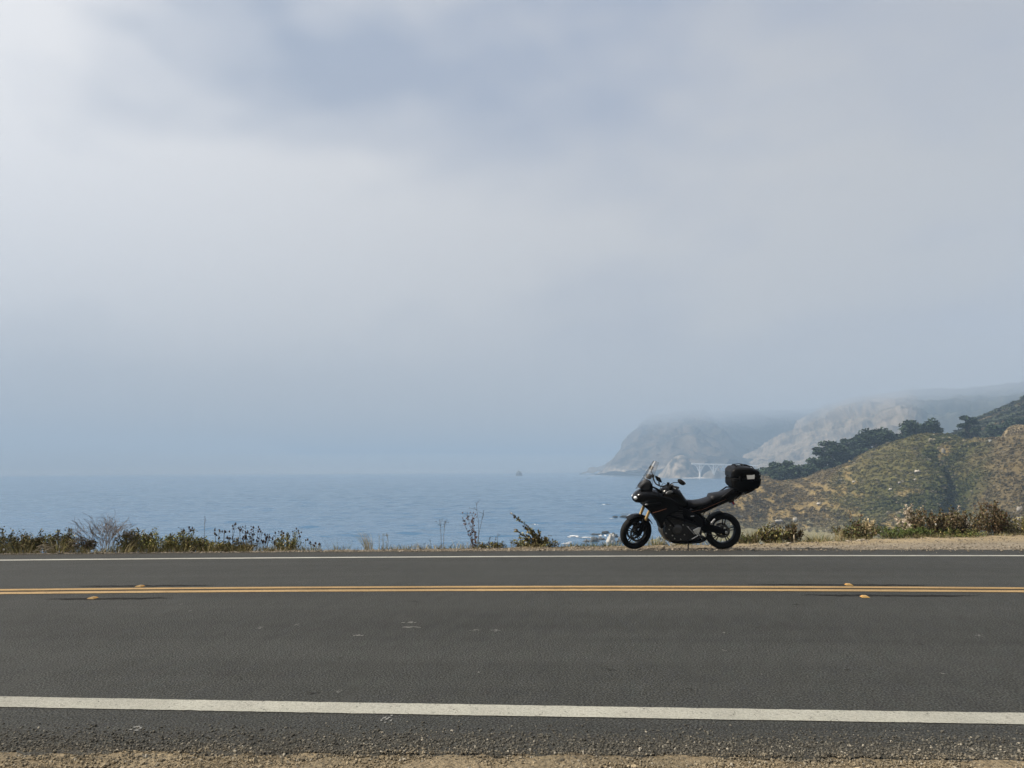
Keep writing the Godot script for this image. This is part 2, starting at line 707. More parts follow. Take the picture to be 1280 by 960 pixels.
func groove(road: Node, px0: float, px1: float, py: float, m: Material) -> void:
	var mb := MB.new()
	var a := hit(px0, py, 0.13)
	var b := hit(px1, py, 0.13)
	var mid := a.lerp(b, 0.5)
	var off := mid.z - zc(k_yellow, mid.x)
	var rows := [PackedVector3Array(), PackedVector3Array(), PackedVector3Array(), PackedVector3Array()]
	var cols := [PackedColorArray(), PackedColorArray(), PackedColorArray(), PackedColorArray()]
	var n := int((b.x - a.x) / 0.015)
	for j in n + 1:
		var x := lerpf(a.x, b.x, float(j) / n)
		var edge := smoothstep(0.0, 0.25, float(j) / n) * smoothstep(1.0, 0.75, float(j) / n)
		var wob := 0.03 * fnB.get_noise_2d(x * 120.0, py)
		var w := (0.020 + 0.022 * fnA.get_noise_2d(x * 200.0, py * 2.0) + 0.012 * fnB.get_noise_2d(x * 900.0, py)) * edge * 0.65 + 0.001
		for k in 4:
			var z: float = zc(k_yellow, x) + off + wob + [w + 0.035 * edge, w, -w, -w - 0.006][k]
			rows[k].append(Vector3(x, road_y(x, z) + [0.003, 0.0034, 0.0034, 0.003][k], z))
			var dark := Color(0.014, 0.0135, 0.012)
			var pale := Color(0.13, 0.128, 0.115)
			var g := 0.5 + 1.2 * fnB.get_noise_2d(x * 260.0, k * 31.0 + py)
			cols[k].append(mixc(dark, pale, (0.75 if k == 0 else 0.05) * g))
	mb.grid(rows, false, cols)
	put("worn_groove", mb, m, road)


func make_ground() -> void:
	var dirt_tex := noise_tex(11, 0.03, Color(0.66, 0.65, 0.64), Color(1, 1, 1), 1024, 6)
	var dirt_nrm := noise_tex(12, 0.04, Color.BLACK, Color.WHITE, 1024, 5, true, 9.0)
	var m := vmat(0.95, dirt_tex, 0.6, dirt_nrm, 1.0)
	mats.dirt = m
	var mb := MB.new()
	var rows := []
	var cols := []
	var xs := x_stations(0.12)
	var near_levels := [[260.0, 120.0], [120.0, 78.0], [60.0, 44.0], [30.0, 21.0], [16.0, 8.5], [10.0, 1.6], [8.0, 0.25], [5.0, -0.05], [2.0, -0.05], [1.0, -0.055], [0.6, -0.040], [0.45, -0.034], [0.3, -0.030], [0.2, -0.028], [0.1, -0.028], [0.0, -0.028], [-0.1, -0.028], [-0.22, -0.034], [-0.4, -0.06], [-1.0, -0.075]]
	for q in near_levels:
		var row := PackedVector3Array()
		var cl := PackedColorArray()
		for x in xs:
			var z: float = zc(k_near_edge, x) + q[0]
			var lump := 0.016 * fnA.get_noise_2d(x * 40.0, z * 40.0) + 0.012 * fnB.get_noise_2d(x * 160.0, z * 160.0)
			row.append(Vector3(x, q[1] + lump, z))
			var cc := Color(0.29, 0.235, 0.150) if q[0] < 9.0 else Color(0.075, 0.072, 0.042)
			cl.append(cc * (1.0 + 0.4 * fnA.get_noise_2d(x * 25.0, z * 25.0)))
		rows.append(row)
		cols.append(cl)
	# under the carriageway
	for s in [0.5, 2.0, 3.5]:
		var row := PackedVector3Array()
		var cl := PackedColorArray()
		for x in xs:
			row.append(road_at(x, s) + Vector3(0, -0.12, 0))
			cl.append(Color(0.2, 0.17, 0.13))
		rows.append(row)
		cols.append(cl)
	# far shoulder, crest, cliff
	for q in 19:
		var row := PackedVector3Array()
		var cl := PackedColorArray()
		for x in xs:
			var e := road_at(x, 4.0)
			var p := poly_at(crest, x)
			var n1 := fnA.get_noise_2d(x * 14.0, q * 7.0)
			var n2 := fnB.get_noise_2d(x * 60.0, q * 37.0)
			var sand := smoothstep(1.0, 6.0, x)
			var gravel := mixc(Color(0.26, 0.225, 0.172), Color(0.38, 0.33, 0.25), sand)
			var tan_ := mixc(Color(0.26, 0.21, 0.13), Color(0.48, 0.385, 0.235), sand)
			var c := gravel
			var r: Vector3
			if q == 0:
				r = e + Vector3(0, -0.035, 0.15)
			elif q <= 8:
				var t := (q - 1) / 7.0
				r = e.lerp(p, t)
				r.y += -0.006 + 0.03 * n1 * t + 0.012 * n2
				if q == 8:
					r.y += 0.02 * n2
				c = mixc(gravel, tan_, smoothstep(0.35, 0.8, t))
			else:
				var drop := [0.0, 0.10, 0.35, 1.0, 2.6, 6.0, 11.0, 19.0, 29.0, 36.0]
				var out_ := [0.0, 0.35, 0.9, 1.9, 4.0, 8.5, 15.0, 25.0, 38.0, 52.0]
				var k := q - 9
				r = p + Vector3(0, -drop[k] + minf(0.8, drop[k]) * n1, -out_[k] + 0.4 * n1 * minf(out_[k], 4.0))
				c = mixc(tan_, Color(0.10, 0.09, 0.055), smoothstep(0.2, 3.0, drop[k]))
			row.append(r)
			cl.append(c * (1.0 + 0.25 * n1 + 0.25 * n2))
		rows.append(row)
		cols.append(cl)
	mb.grid(rows, false, cols)
	tag(put("ground", mb, m), "tan dirt and gravel verges on both sides of the road", "ground", "", "structure")

	# loose gravel at the near edge of the asphalt: only a texture of single stones
	rng.seed = 5
	var stones := []
	for k in 3:
		var s := MB.new()
		s.rock(Vector3(0, 0, 0), Vector3(1.0, 0.7, 0.9), fnB, 1.1, 6, 4, 0.8 + 0.5 * k)
		var fl := MB.new()
		for j in range(0, s.i.size(), 3):
			fl.tri(s.v[s.i[j]], s.v[s.i[j + 1]], s.v[s.i[j + 2]])
		stones.append(fl.mesh(vmat(0.95)))
	for k in 3:
		var xf := []
		var cs := []
		for j in 19000:
			var x := rng.randf_range(-5.2, 5.2)
			var f := rng.randfn(-0.07, 0.18)
			if j % 3 == 0:
				f = rng.randf_range(-0.2, 0.75)
			var z := zc(k_near_edge, x) + f
			var on_road := f < -0.01
			var y := (road_y(x, z) if on_road else -0.027)
			if on_road and rng.randf() < smoothstep(-0.12, -0.50, f) * 0.97:
				continue
			var r := 0.0022 + 0.0065 * pow(rng.randf(), 3.0)
			if f > 0.05 and rng.randf() < 0.004:
				r = rng.randf_range(0.010, 0.017)
			var b := Basis.from_euler(Vector3(rng.randf() * TAU, rng.randf() * TAU, rng.randf() * TAU)).scaled(Vector3(r, r * rng.randf_range(0.6, 1.0), r))
			xf.append(Transform3D(b, Vector3(x, y + r * 0.3, z)))
			var dirtiness := smoothstep(-0.12, 0.16, f + 0.1 * fnA.get_noise_1d(x * 60.0))
			var c := mixc(Color(0.105, 0.099, 0.082), Color(0.30, 0.245, 0.16), dirtiness * rng.randf_range(0.55, 1.1)) * rng.randf_range(0.5, 1.45)
			if rng.randf() < 0.04:
				c = Color(0.34, 0.31, 0.25)
			cs.append(c)
		scatter("gravel", stones[k], xf, cs)
		var g := get_node(NodePath("gravel" if k == 0 else "gravel_%03d" % k))
		tag(g, "loose grey and tan gravel along the near edge of the asphalt", "gravel", "loose gravel")
	# gravel of the far shoulder
	var xf2 := []
	var cs2 := []
	for j in 9000:
		var x := rng.randf_range(-9.5, 13.0)
		var e := road_at(x, 4.0)
		var p := poly_at(crest, x)
		var t := rng.randf() * 1.0 if rng.randf() < 0.6 else rng.randfn(0.05, 0.1)
		var q := e.lerp(p, t)
		var r := 0.006 + 0.016 * pow(rng.randf(), 3.0)
		if rng.randf() < 0.004:
			r = rng.randf_range(0.025, 0.04)
		var b := Basis.from_euler(Vector3(rng.randf() * TAU, rng.randf() * TAU, 0)).scaled(Vector3(r, r * 0.7, r))
		xf2.append(Transform3D(b, q + Vector3(0, r * 0.2, 0)))
		cs2.append(mixc(Color(0.15, 0.13, 0.10), Color(0.36, 0.31, 0.24), rng.randf()))
	tag(scatter("shoulder_gravel", stones[1], xf2, cs2), "fine pale gravel strewn on the cliff-side shoulder", "gravel")


func make_verge_grass() -> void:
	rng.seed = 44
	var mb := MB.new()
	var tones := [Color(0.34, 0.28, 0.15), Color(0.22, 0.19, 0.085), Color(0.13, 0.13, 0.04), Color(0.42, 0.35, 0.21), Color(0.17, 0.13, 0.07)]
	for j in 9500:
		var x := rng.randf_range(-13.0, 15.0)
		var dens := 0.5 + 1.1 * fnA.get_noise_1d(x * 22.0)
		if x > -3.2 and x < 0.4:
			dens -= 0.25
		if rng.randf() > dens:
			continue
		var p := poly_at(crest, x) + Vector3(0, -0.02, 0.10 - 0.35 * absf(rng.randfn()) * 0.8)
		var h := rng.randf_range(0.03, 0.10) * (1.0 + maxf(0.0, 1.3 * fnB.get_noise_1d(x * 40.0)))
		mb.col = (tones[rng.randi() % 5] as Color) * rng.randf_range(0.6, 1.3)
		blade(mb, p, p + Vector3(rng.randfn() * 0.4 * h, h, rng.randfn() * 0.3 * h), Vector3(rng.randfn() * 0.01, 0.01, 0), 0.0035)
	tag(put("verge_grass", mb, mats.plant), "short dry grass fringing the whole crest of the far verge", "grass", "", "stuff")


# ---------------------------------------------------------------- sea
func wave(x: float, z: float, dist: float) -> float:
	var f1 := clampf(dist / 700.0, 0.4, 1.0)
	var h := 0.0
	h += 0.40 * sin((z * 0.115 + x * 0.022) + 3.0 * fnA.get_noise_2d(x * 0.25, z * 0.45))
	h += 0.17 * sin((z * 0.26 - x * 0.05) + 4.0 * fnB.get_noise_2d(x * 0.35, z * 0.6))
	h += 0.55 * fnA.get_noise_2d(x * 1.1, z * 3.0) * f1
	h += 0.24 * fnB.get_noise_2d(x * 1.2, z * 3.4)
	return h


func make_sea() -> void:
	var m := StandardMaterial3D.new()
	m.albedo_color = Color(0.031, 0.102, 0.190).linear_to_srgb()
	m.roughness = 0.17
	m.metallic_specular = 0.5
	m.uv1_triplanar = true
	m.uv1_world_triplanar = true
	m.uv1_scale = Vector3(1.0 / 61.0, 1.0 / 61.0, 1.0 / 61.0)
	m.normal_enabled = true
	m.normal_texture = noise_tex(17, 0.012, Color.BLACK, Color.WHITE, 1024, 5, true, 9.0)
	m.normal_scale = 0.38
	var mb := MB.new()
	var rows := []
	var dist := 40.0
	var step := 1.0085
	while dist < 26000.0:
		var row := PackedVector3Array()
		var nx := 420
		var amp := clampf((dist - 120.0) / 120.0, 0.0, 1.0) * clampf(2600.0 / dist, 0.0, 1.0)
		for j in nx + 1:
			var x := dist * 1.15 * (2.0 * j / nx - 1.0)
			var h := wave(x, -dist, dist) * amp if amp > 0.0 else 0.0
			row.append(Vector3(x, SEA + h * 1.25, -dist))
		rows.append(row)
		step = 1.0045 if dist > 200.0 and dist < 2200.0 else 1.02
		if dist > 3500.0:
			step = 1.25
		dist *= step
	mb.grid(rows)
	tag(put("sea", mb, m), "blue rippled sea reaching to the misty horizon", "sea", "", "structure")


# ---------------------------------------------------------------- hills and mountains
# rows: survey lines of [pixel x, pixel y or null for sea level, distance]
func lines(rows: Array) -> Array:
	var out := []
	for r in rows:
		var line := PackedVector3Array()
		for q in r:
			line.append(at(q[0], q[1], q[2]) if q[1] != null else Vector3(at(q[0], 583, q[2]).x, SEA - 2.0, -q[2]))
		out.append(line)
	return out


# pushes a sheet in and out along its normals; ridged gullies run down the slope
func roughen(sh: Array, amp: float, freq: float, gully: float, gfreq: float, seed_: int, taper := 0.0) -> Array:
	var f := FastNoiseLite.new()
	f.seed = seed_
	f.frequency = freq
	f.fractal_octaves = 5
	var g := FastNoiseLite.new()
	g.seed = seed_ + 5
	g.frequency = gfreq
	g.fractal_type = FastNoiseLite.FRACTAL_RIDGED
	g.fractal_octaves = 4
	var out := []
	var n := sh.size()
	for r in n:
		var row := PackedVector3Array()
		var w: int = sh[r].size()
		for j in w:
			var p: Vector3 = sh[r][j]
			var a: Vector3 = sh[r][mini(j + 1, w - 1)] - sh[r][maxi(j - 1, 0)]
			var b: Vector3 = sh[mini(r + 1, n - 1)][j] - sh[maxi(r - 1, 0)][j]
			var nn := a.cross(b).normalized()
			if nn.y < 0.0:
				nn = -nn
			var along := a.normalized()
			var d := amp * f.get_noise_3dv(p)
			if gully > 0.0:
				d += gully * g.get_noise_2d(p.dot(Vector3(1, 0, -0.35)) + 8.0 * f.get_noise_3dv(p * 0.6), (p.y + 200.0) * 0.28)
			if taper > 0.0:
				d *= lerpf(0.12, 1.0, smoothstep(0.0, taper, float(j) / w))
			var o := p + nn * d
			if o.y > 195.0:
				o.y = 195.0 + (o.y - 195.0) * 0.15
			row.append(o)
		out.append(row)
	return out


func paint(sh: Array, fn: Callable) -> Array:
	var out := []
	var n := sh.size()
	for r in n:
		var cl := PackedColorArray()
		var w: int = sh[r].size()
		for j in w:
			var a: Vector3 = sh[r][mini(j + 1, w - 1)] - sh[r][maxi(j - 1, 0)]
			var b: Vector3 = sh[mini(r + 1, n - 1)][j] - sh[maxi(r - 1, 0)][j]
			var nn := a.cross(b).normalized()
			cl.append(fn.call(sh[r][j], absf(nn.y), float(r) / (n - 1), float(j) / (w - 1)))
		out.append(cl)
	return out


func make_mountains() -> void:
	var rock_n := noise_tex(41, 0.02, Color(0.72, 0.72, 0.72), Color(1, 1, 1), 1024, 6)
	var m := vmat(0.95, rock_n, 1.0 / 140.0)
	# farthest cape
	var cape := lines([
		[[724, null, 3150], [764, null, 3100], [804, null, 3050], [830, null, 3000], [900, null, 3000]],
		[[736, 590, 3200], [764, 584, 3150], [804, 573, 3100], [830, 560, 3100], [900, 550, 3100]],
		[[740, 588.5, 3300], [764, 579, 3300], [814, 549, 3350], [830, 530, 3350], [900, 512, 3350]],
		[[744, 590, 3600], [769, 585, 3600], [800, 560, 3700], [840, 545, 3700], [910, 530, 3700]]])
	var sh := roughen(sheet(cape, 110, 60), 14.0, 0.004, 18.0, 0.005, 301)
	var mb := MB.new()
	mb.grid(sh, false, paint(sh, func(p, ny, _r, _j): return mixc(Color(0.13, 0.115, 0.085), Color(0.24, 0.205, 0.16), 0.5 + 0.9 * fnA.get_noise_3dv(p * 0.2))))
	tag(put("far_cape", mb, m), "faintest cape fading into the mist behind the headland", "hill", "", "structure")

	# headland across the bay
	var head := lines([
		[[742, null, 2820], [755, null, 2760], [782, null, 2600], [812, null, 2440], [838, null, 2290], [862, null, 2150], [886, null, 2085], [915, null, 2060], [950, null, 2060], [1000, null, 2060], [1060, null, 2060]],
		[[748, 595.5, 2800], [758, 588.5, 2780], [783, 583, 2640], [812, 580, 2500], [838, 576, 2360], [862, 580, 2230], [886, 583, 2190], [915, 583, 2190], [950, 578, 2180], [1000, 570, 2170], [1060, 560, 2170]],
		[[750, 595, 2830], [763, 584, 2850], [784, 570, 2750], [812, 556, 2680], [838, 545, 2600], [862, 541, 2460], [886, 546, 2430], [915, 553, 2420], [950, 545, 2420], [1000, 535, 2400], [1060, 525, 2400]],
		[[751, 594.5, 2900], [765, 578, 2950], [786, 560, 2950], [812, 535, 2950], [838, 517, 2900], [862, 507, 2850], [886, 503, 2850], [915, 505, 2850], [950, 502, 2800], [1000, 490, 2750], [1060, 480, 2750]],
		[[753, 594, 3000], [767, 579, 3150], [790, 558, 3200], [816, 528, 3250], [842, 505, 3250], [866, 489, 3300], [890, 476, 3300], [920, 468, 3300], [955, 460, 3250], [1005, 450, 3200], [1065, 440, 3200]],
		[[760, 596, 3300], [774, 590, 3500], [796, 575, 3600], [822, 550, 3700], [848, 530, 3700], [871, 515, 3800], [895, 500, 3800], [925, 490, 3800], [960, 480, 3800], [1010, 470, 3700], [1070, 460, 3700]]])
	sh = roughen(roughen(sheet(head, 360, 160), 16.0, 0.0045, 46.0, 0.0055, 311, 0.35), 5.0, 0.02, 16.0, 0.02, 313, 0.3)
	mb = MB.new()
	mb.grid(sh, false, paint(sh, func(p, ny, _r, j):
		var n: float = fnA.get_noise_3dv(p * 0.25)
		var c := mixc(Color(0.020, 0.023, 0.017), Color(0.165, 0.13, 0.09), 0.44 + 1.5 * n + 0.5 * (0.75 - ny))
		var cliff: float = smoothstep(SEA + 42.0, SEA + 12.0, p.y + 18.0 * fnB.get_noise_3dv(p * 0.6))
		c = mixc(c, Color(0.016, 0.020, 0.015), 0.85 * smoothstep(0.62, 0.74, j + 0.06 * n))   # valley shade painted in as a darker scrub colour
		c = mixc(c, Color(0.60, 0.50, 0.38), cliff * (0.55 + 0.9 * fnB.get_noise_3dv(p * 0.9)))
		return mixc(c, Color(0.10, 0.095, 0.085), smoothstep(SEA + 6.0, SEA + 1.5, p.y))))
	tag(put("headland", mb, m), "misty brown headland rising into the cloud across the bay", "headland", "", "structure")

	# knoll at the left end of the bridge
	var knoll := lines([
		[[822, null, 2110], [832, null, 2030], [846, null, 1985], [858, null, 1985], [872, null, 2000], [890, null, 2060]],
		[[826, 592, 2130], [834, 588, 2060], [846, 582, 2010], [857, 581, 2010], [869, 589, 2030], [880, 594, 2090]],
		[[830, 589, 2170], [836, 580, 2090], [845, 571.5, 2050], [855, 571.5, 2050], [865, 580, 2060], [876, 588, 2100]],
		[[834, 590, 2220], [838, 582, 2180], [846, 575, 2150], [854, 576, 2150], [864, 584, 2140], [878, 592, 2150]]])
	sh = roughen(sheet(knoll, 90, 60), 3.5, 0.012, 5.0, 0.015, 321)
	mb = MB.new()
	mb.grid(sh, false, paint(sh, func(p, ny, _r, _j): return mixc(Color(0.05, 0.048, 0.034), Color(0.46, 0.38, 0.28), 0.35 + 1.4 * fnA.get_noise_3dv(p * 0.7) + 0.4 * (0.7 - ny))))
	tag(put("knoll", mb, m), "small steep rocky knoll at the left end of the bridge", "hill", "", "structure")

	# cove floor between knoll and mountain: rocky mound under the bridge
	var mound := lines([
		[[876, null, 2005], [884, null, 1975], [894, null, 1965], [906, null, 1975], [922, null, 1985], [950, null, 1985]],
		[[879, 594.5, 2015], [885, 591, 1990], [893, 589, 1980], [905, 591.5, 1995], [921, 593, 2000], [950, 588, 2000]],
		[[881, 593.5, 2035], [887, 590, 2015], [894, 587.5, 2005], [905, 590, 2020], [921, 590, 2030], [950, 584.5, 2010]],
		[[882, 597, 2080], [888, 595, 2070], [895, 593, 2070], [906, 592, 2080], [921, 590, 2090], [950, 583, 2060]]])
	sh = roughen(sheet(mound, 60, 30), 2.0, 0.03, 2.0, 0.03, 331)
	mb = MB.new()
	mb.grid(sh, false, paint(sh, func(p, ny, _r, _j): return mixc(Color(0.12, 0.11, 0.085), Color(0.30, 0.26, 0.21), 0.4 + 1.2 * fnA.get_noise_3dv(p * 0.9))))
	tag(put("rocky_mound", mb, m), "low rocky mound between the bridge piers", "mound", "", "structure")
	var beach := lines([
		[[852, 597.4, 1950], [862, 597.2, 1955], [874, 597.2, 1960], [890, 597.0, 1960]],
		[[854, 596.3, 1990], [862, 595.7, 1990], [874, 595.2, 1995], [890, 594.8, 2000]],
		[[854, 595.6, 2040], [862, 594.6, 2050], [874, 594.0, 2060], [890, 593.5, 2070]]])
	sh = sheet(beach, 30, 8)
	for r in sh.size():
		for j in sh[r].size():
			sh[r][j].y = SEA + 0.3 + 3.0 * r / 8.0
	mb = MB.new()
	mb.col = Color(0.62, 0.58, 0.52)
	mb.grid(sh)
	tag(put("beach", mb, vmat(0.95)), "pale sand beach in the cove below the bridge", "beach", "", "structure")

	# mountain to the right of the bridge, rising into the cloud
	var mtn := lines([
		[[895, null, 1560], [935, null, 1500], [960, null, 1440], [1000, null, 1370], [1035, null, 1290], [1065, null, 1220], [1095, null, 1180], [1125, null, 1260], [1160, null, 1340], [1200, null, 1320], [1240, null, 1260], [1290, null, 1180], [1360, null, 1100], [1460, null, 1000]],
		[[905, 600, 1590], [935, 594, 1530], [960, 584, 1490], [1000, 575, 1430], [1035, 568, 1360], [1065, 562, 1300], [1095, 556, 1260], [1125, 556, 1400], [1160, 553, 1480], [1200, 545, 1450], [1240, 540, 1380], [1290, 535, 1300], [1360, 525, 1220], [1460, 510, 1120]],
		[[910, 599, 1620], [935, 590.5, 1580], [960, 576, 1560], [1000, 559, 1540], [1035, 542, 1490], [1065, 530, 1430], [1098, 519, 1400], [1128, 524, 1640], [1160, 518, 1700], [1200, 512, 1650], [1240, 508, 1600], [1290, 500, 1520], [1360, 490, 1430], [1460, 470, 1330]],
		[[912, 598, 1660], [936, 588, 1650], [960, 570, 1660], [1000, 546, 1680], [1035, 524, 1680], [1068, 505, 1650], [1104, 492, 1640], [1134, 497, 1850], [1160, 488, 1900], [1200, 484, 1880], [1240, 480, 1850], [1290, 472, 1780], [1360, 460, 1700], [1460, 440, 1600]],
		[[914, 599, 1720], [938, 589, 1740], [962, 568, 1780], [1003, 541, 1820], [1038, 514, 1850], [1072, 488, 1880], [1110, 465, 1900], [1140, 460, 2100], [1165, 450, 2150], [1205, 445, 2150], [1245, 440, 2150], [1295, 430, 2100], [1365, 420, 2050], [1465, 400, 2000]],
		[[918, 602, 1850], [945, 596, 1900], [970, 580, 1960], [1010, 560, 2050], [1045, 540, 2150], [1080, 520, 2250], [1118, 500, 2300], [1146, 490, 2400], [1170, 480, 2500], [1210, 470, 2500], [1250, 465, 2500], [1300, 460, 2500], [1370, 450, 2500], [1470, 440, 2500]]])
	for line in mtn:
		for k in line.size():
			var p: Vector3 = line[k]
			var f := 1.3 if k < 7 else 1.02      # the bare spur stands farther off than the dark ridge right of it
			line[k] = Vector3(p.x * f, (EYE + (p.y - EYE) * f) if p.y > SEA else p.y, p.z * f)
	sh = roughen(roughen(sheet(mtn, 400, 190), 16.0, 0.006, 36.0, 0.0075, 341), 4.0, 0.03, 9.0, 0.03, 343)
	mb = MB.new()
	mb.grid(sh, false, paint(sh, func(p, ny, _r, j):
		var n: float = fnA.get_noise_3dv(p * 0.35)
		var n2: float = fnB.get_noise_3dv(p * 1.3)
		var green: float = smoothstep(0.54, 0.60, j + 0.05 * n)
		var c := mixc(Color(0.09, 0.078, 0.055), Color(0.40, 0.32, 0.225), 0.54 + 1.0 * n + 1.1 * n2)
		c = mixc(c, mixc(Color(0.025, 0.030, 0.018), Color(0.095, 0.085, 0.055), 0.35 + 0.9 * n + 0.5 * n2), green)
		return mixc(c, Color(0.09, 0.095, 0.06), smoothstep(0.18, 0.42, n2 + 0.3 * n) * 0.6)))
	tag(put("mountain", mb, m), "bare tan mountain slope right of the bridge, its top in cloud", "mountain", "", "structure")


var slope_rows: Array

func make_hillside() -> void:
	var px := [705, 740, 780, 815, 850, 880, 905, 935, 960, 1000, 1040, 1070, 1110, 1140, 1165, 1190, 1210, 1240, 1280, 1340, 1420, 1540]
	var cy := [null, 688, 682, 676, 661, 641, 624, 611, 610, 616, 606, 593, 573, 560, 556, 562, 569, 565, 558, 552, 544, 534]
	var cd := [300, 302, 308, 318, 330, 340, 346, 350, 348, 342, 336, 334, 330, 326, 323, 320, 312, 298, 282, 262, 238, 205]
	var by := [null, null, null, null, null, 652, 631, 605, 600, 596, 588, 578, 564, 557, 554, 559, 564, 562, 559, 553, 545, 536]
	var r0 := []
	var rm := []
	var rq := []
	var r1 := []
	var b1 := []
	var b2 := []
	var b3 := []
	for k in px.size():
		var c := at(px[k], cy[k], cd[k]) if cy[k] != null else Vector3(at(px[k], 583, cd[k]).x, SEA - 10.0, -cd[k])
		if k in [1, 2, 3]:
			c.y = SEA - [0.0, 9.0, 6.5, 3.0][k]
		var high: float = maxf(c.y - SEA, 0.5)
		var db: float = cd[k] - high / tan(deg_to_rad(33.0)) - 5.0
		var b := Vector3(at(px[k], 583, db).x, SEA - (10.0 if px[k] < 860 else 4.0), -db)
		var g: float = exp(-pow((px[k] - 1203.0) / 16.0, 2.0))       # the gully
		var mid := b.lerp(c, 0.55) + Vector3(0, 0.05 * high, 0) + Vector3(0, -0.25, -0.55) * 14.0 * g
		var q := b.lerp(c, 0.22) + Vector3(0, 0.03 * high, 0) + Vector3(0, -0.25, -0.55) * 12.0 * g
		r0.append(b)
		rq.append(q)
		rm.append(mid)
		r1.append(c)
		b1.append(at(px[k], by[k], cd[k] + 45.0) if by[k] != null else Vector3(c.x * 1.1, SEA - 10.0, c.z - 25.0))
		b2.append(Vector3(c.x * 1.3, (at(px[k], by[k], cd[k] + 45.0).y - 4.0) if by[k] != null and px[k] > 900 else SEA - 10.0, c.z - 105.0))
		b3.append(Vector3(c.x * 1.9, -6.0 if px[k] > 1000 else SEA - 12.0, c.z - 330.0))
	var rows := []
	for r in [r0, rq, rm, r1, b1, b2, b3]:
		rows.append(PackedVector3Array(r))
	var sh := roughen(sheet(rows, 330, 150), 2.4, 0.022, 4.2, 0.02, 401)
	slope_rows = sh
	var mb := MB.new()
	var soil := noise_tex(43, 0.03, Color(0.6, 0.6, 0.6), Color(1, 1, 1), 1024, 6)
	mb.grid(sh, false, paint(sh, func(p, ny, r, j): return slope_tone(p, r)))
	tag(put("hillside", mb, vmat(0.95, soil, 1.0 / 25.0)), "scrub-covered coastal slope on the right, falling to the sea", "hillside", "", "structure")

	# the hill behind on the right
	var hill := lines([
		[[1165, 562, 360], [1195, 562, 350], [1225, 560, 340], [1255, 558, 330], [1290, 556, 320], [1350, 552, 300], [1450, 546, 280]],
		[[1170, 556, 400], [1195, 552, 390], [1225, 549, 385], [1255, 547, 380], [1290, 543, 370], [1350, 535, 350], [1450, 525, 330]],
		[[1176, 553, 440], [1197, 547, 445], [1225, 536, 450], [1255, 524, 450], [1290, 512, 440], [1350, 495, 430], [1450, 470, 420]],
		[[1180, 552, 480], [1199, 546, 500], [1225, 528, 520], [1255, 513, 530], [1290, 497, 530], [1350, 470, 530], [1450, 430, 530]],
		[[1186, 560, 560], [1205, 556, 580], [1232, 540, 600], [1262, 525, 620], [1296, 510, 620], [1360, 485, 620], [1460, 450, 620]]])
	sh = roughen(sheet(hill, 120, 90), 2.0, 0.02, 2.5, 0.015, 411)
	hill_rows = sh
	mb = MB.new()
	mb.grid(sh, false, paint(sh, func(p, ny, r, j): return hill_tone(p)))
	tag(put("upper_hill", mb, vmat(0.95, soil, 1.0 / 25.0)), "brown scrubby hill rising out of the frame at far right", "hill", "", "structure")
	make_scrub()


var hill_rows: Array

func hill_tone(p: Vector3) -> Color:
	var n: float = fnA.get_noise_3dv(p * 1.1)
	return mixc(Color(0.085, 0.073, 0.038), Color(0.21, 0.165, 0.095), 0.45 + 0.9 * n)


# what grows where on the slope: tan grass, grey-brown scrub, green in the gully
func slope_tone(p: Vector3, r: float) -> Color:
	var n := fnA.get_noise_3dv(p * 0.7)
	var n2 := fnB.get_noise_3dv(p * 3.2)
	var u: float = -p.x / p.z                       # bearing
	# streaks that run down the slope
	var run := fnB.get_noise_2d(p.x * 4.2 + 2.0 * p.y + 14.0 * n, (p.y - p.x) * 1.7)
	var c := mixc(Color(0.125, 0.102, 0.070), Color(0.205, 0.165, 0.105), 0.5 + 0.7 * n + 0.6 * n2)
	var olive := smoothstep(0.40, 0.49, u + 0.05 * n) * smoothstep(0.64, 0.58, u + 0.03 * n)
	c = mixc(c, Color(0.128, 0.128, 0.050), olive * 0.8)
	var green := exp(-pow((u - 0.580 + 0.06 * n) / 0.034, 2.0)) + 0.95 * exp(-pow((u - 0.515 + 0.05 * n) / 0.055, 2.0)) * smoothstep(-3.0, -13.0, p.y + 8.0 * n)
	c = mixc(c, Color(0.064, 0.080, 0.030), clampf(green, 0, 1) * 0.9)
	var bare := smoothstep(0.20, 0.50, run + 0.5 * n2 + 0.25 * n) * (0.75 if u < 0.46 else 0.2) * (1.0 - clampf(green, 0, 1))
	c = mixc(c, Color(0.36, 0.275, 0.155), bare)
	# slides of bare tan earth: [bearing, height, half width, half height]
	for q in [[0.385, -15.5, 0.034, 2.6], [0.362, -18.5, 0.022, 1.8], [0.302, -14.0, 0.016, 3.2], [0.345, -11.5, 0.024, 1.2], [0.435, -8.5, 0.007, 2.2], [0.452, -17.5, 0.009, 2.4], [0.502, -19.0, 0.012, 3.0], [0.405, -9.5, 0.02, 1.0], [0.28, -19.0, 0.012, 3.0], [0.573, 8.5, 0.010, 3.0], [0.52, -9.0, 0.02, 1.4]]:
		var e := pow((u - q[0] + 0.008 * n2) / q[2], 2.0) + pow((p.y - q[1] - (u - q[0]) * 45.0 + 3.0 * n2) / q[3], 2.0)
		c = mixc(c, Color(0.40, 0.31, 0.18), smoothstep(1.4, 0.4, e) * (0.52 + 0.8 * n2))
	c = mixc(c, Color(0.27, 0.26, 0.21), smoothstep(SEA + 10.0, SEA + 3.0, p.y + 5.0 * n2))
	return Color(c.r * 1.06, c.g, c.b * 0.72)


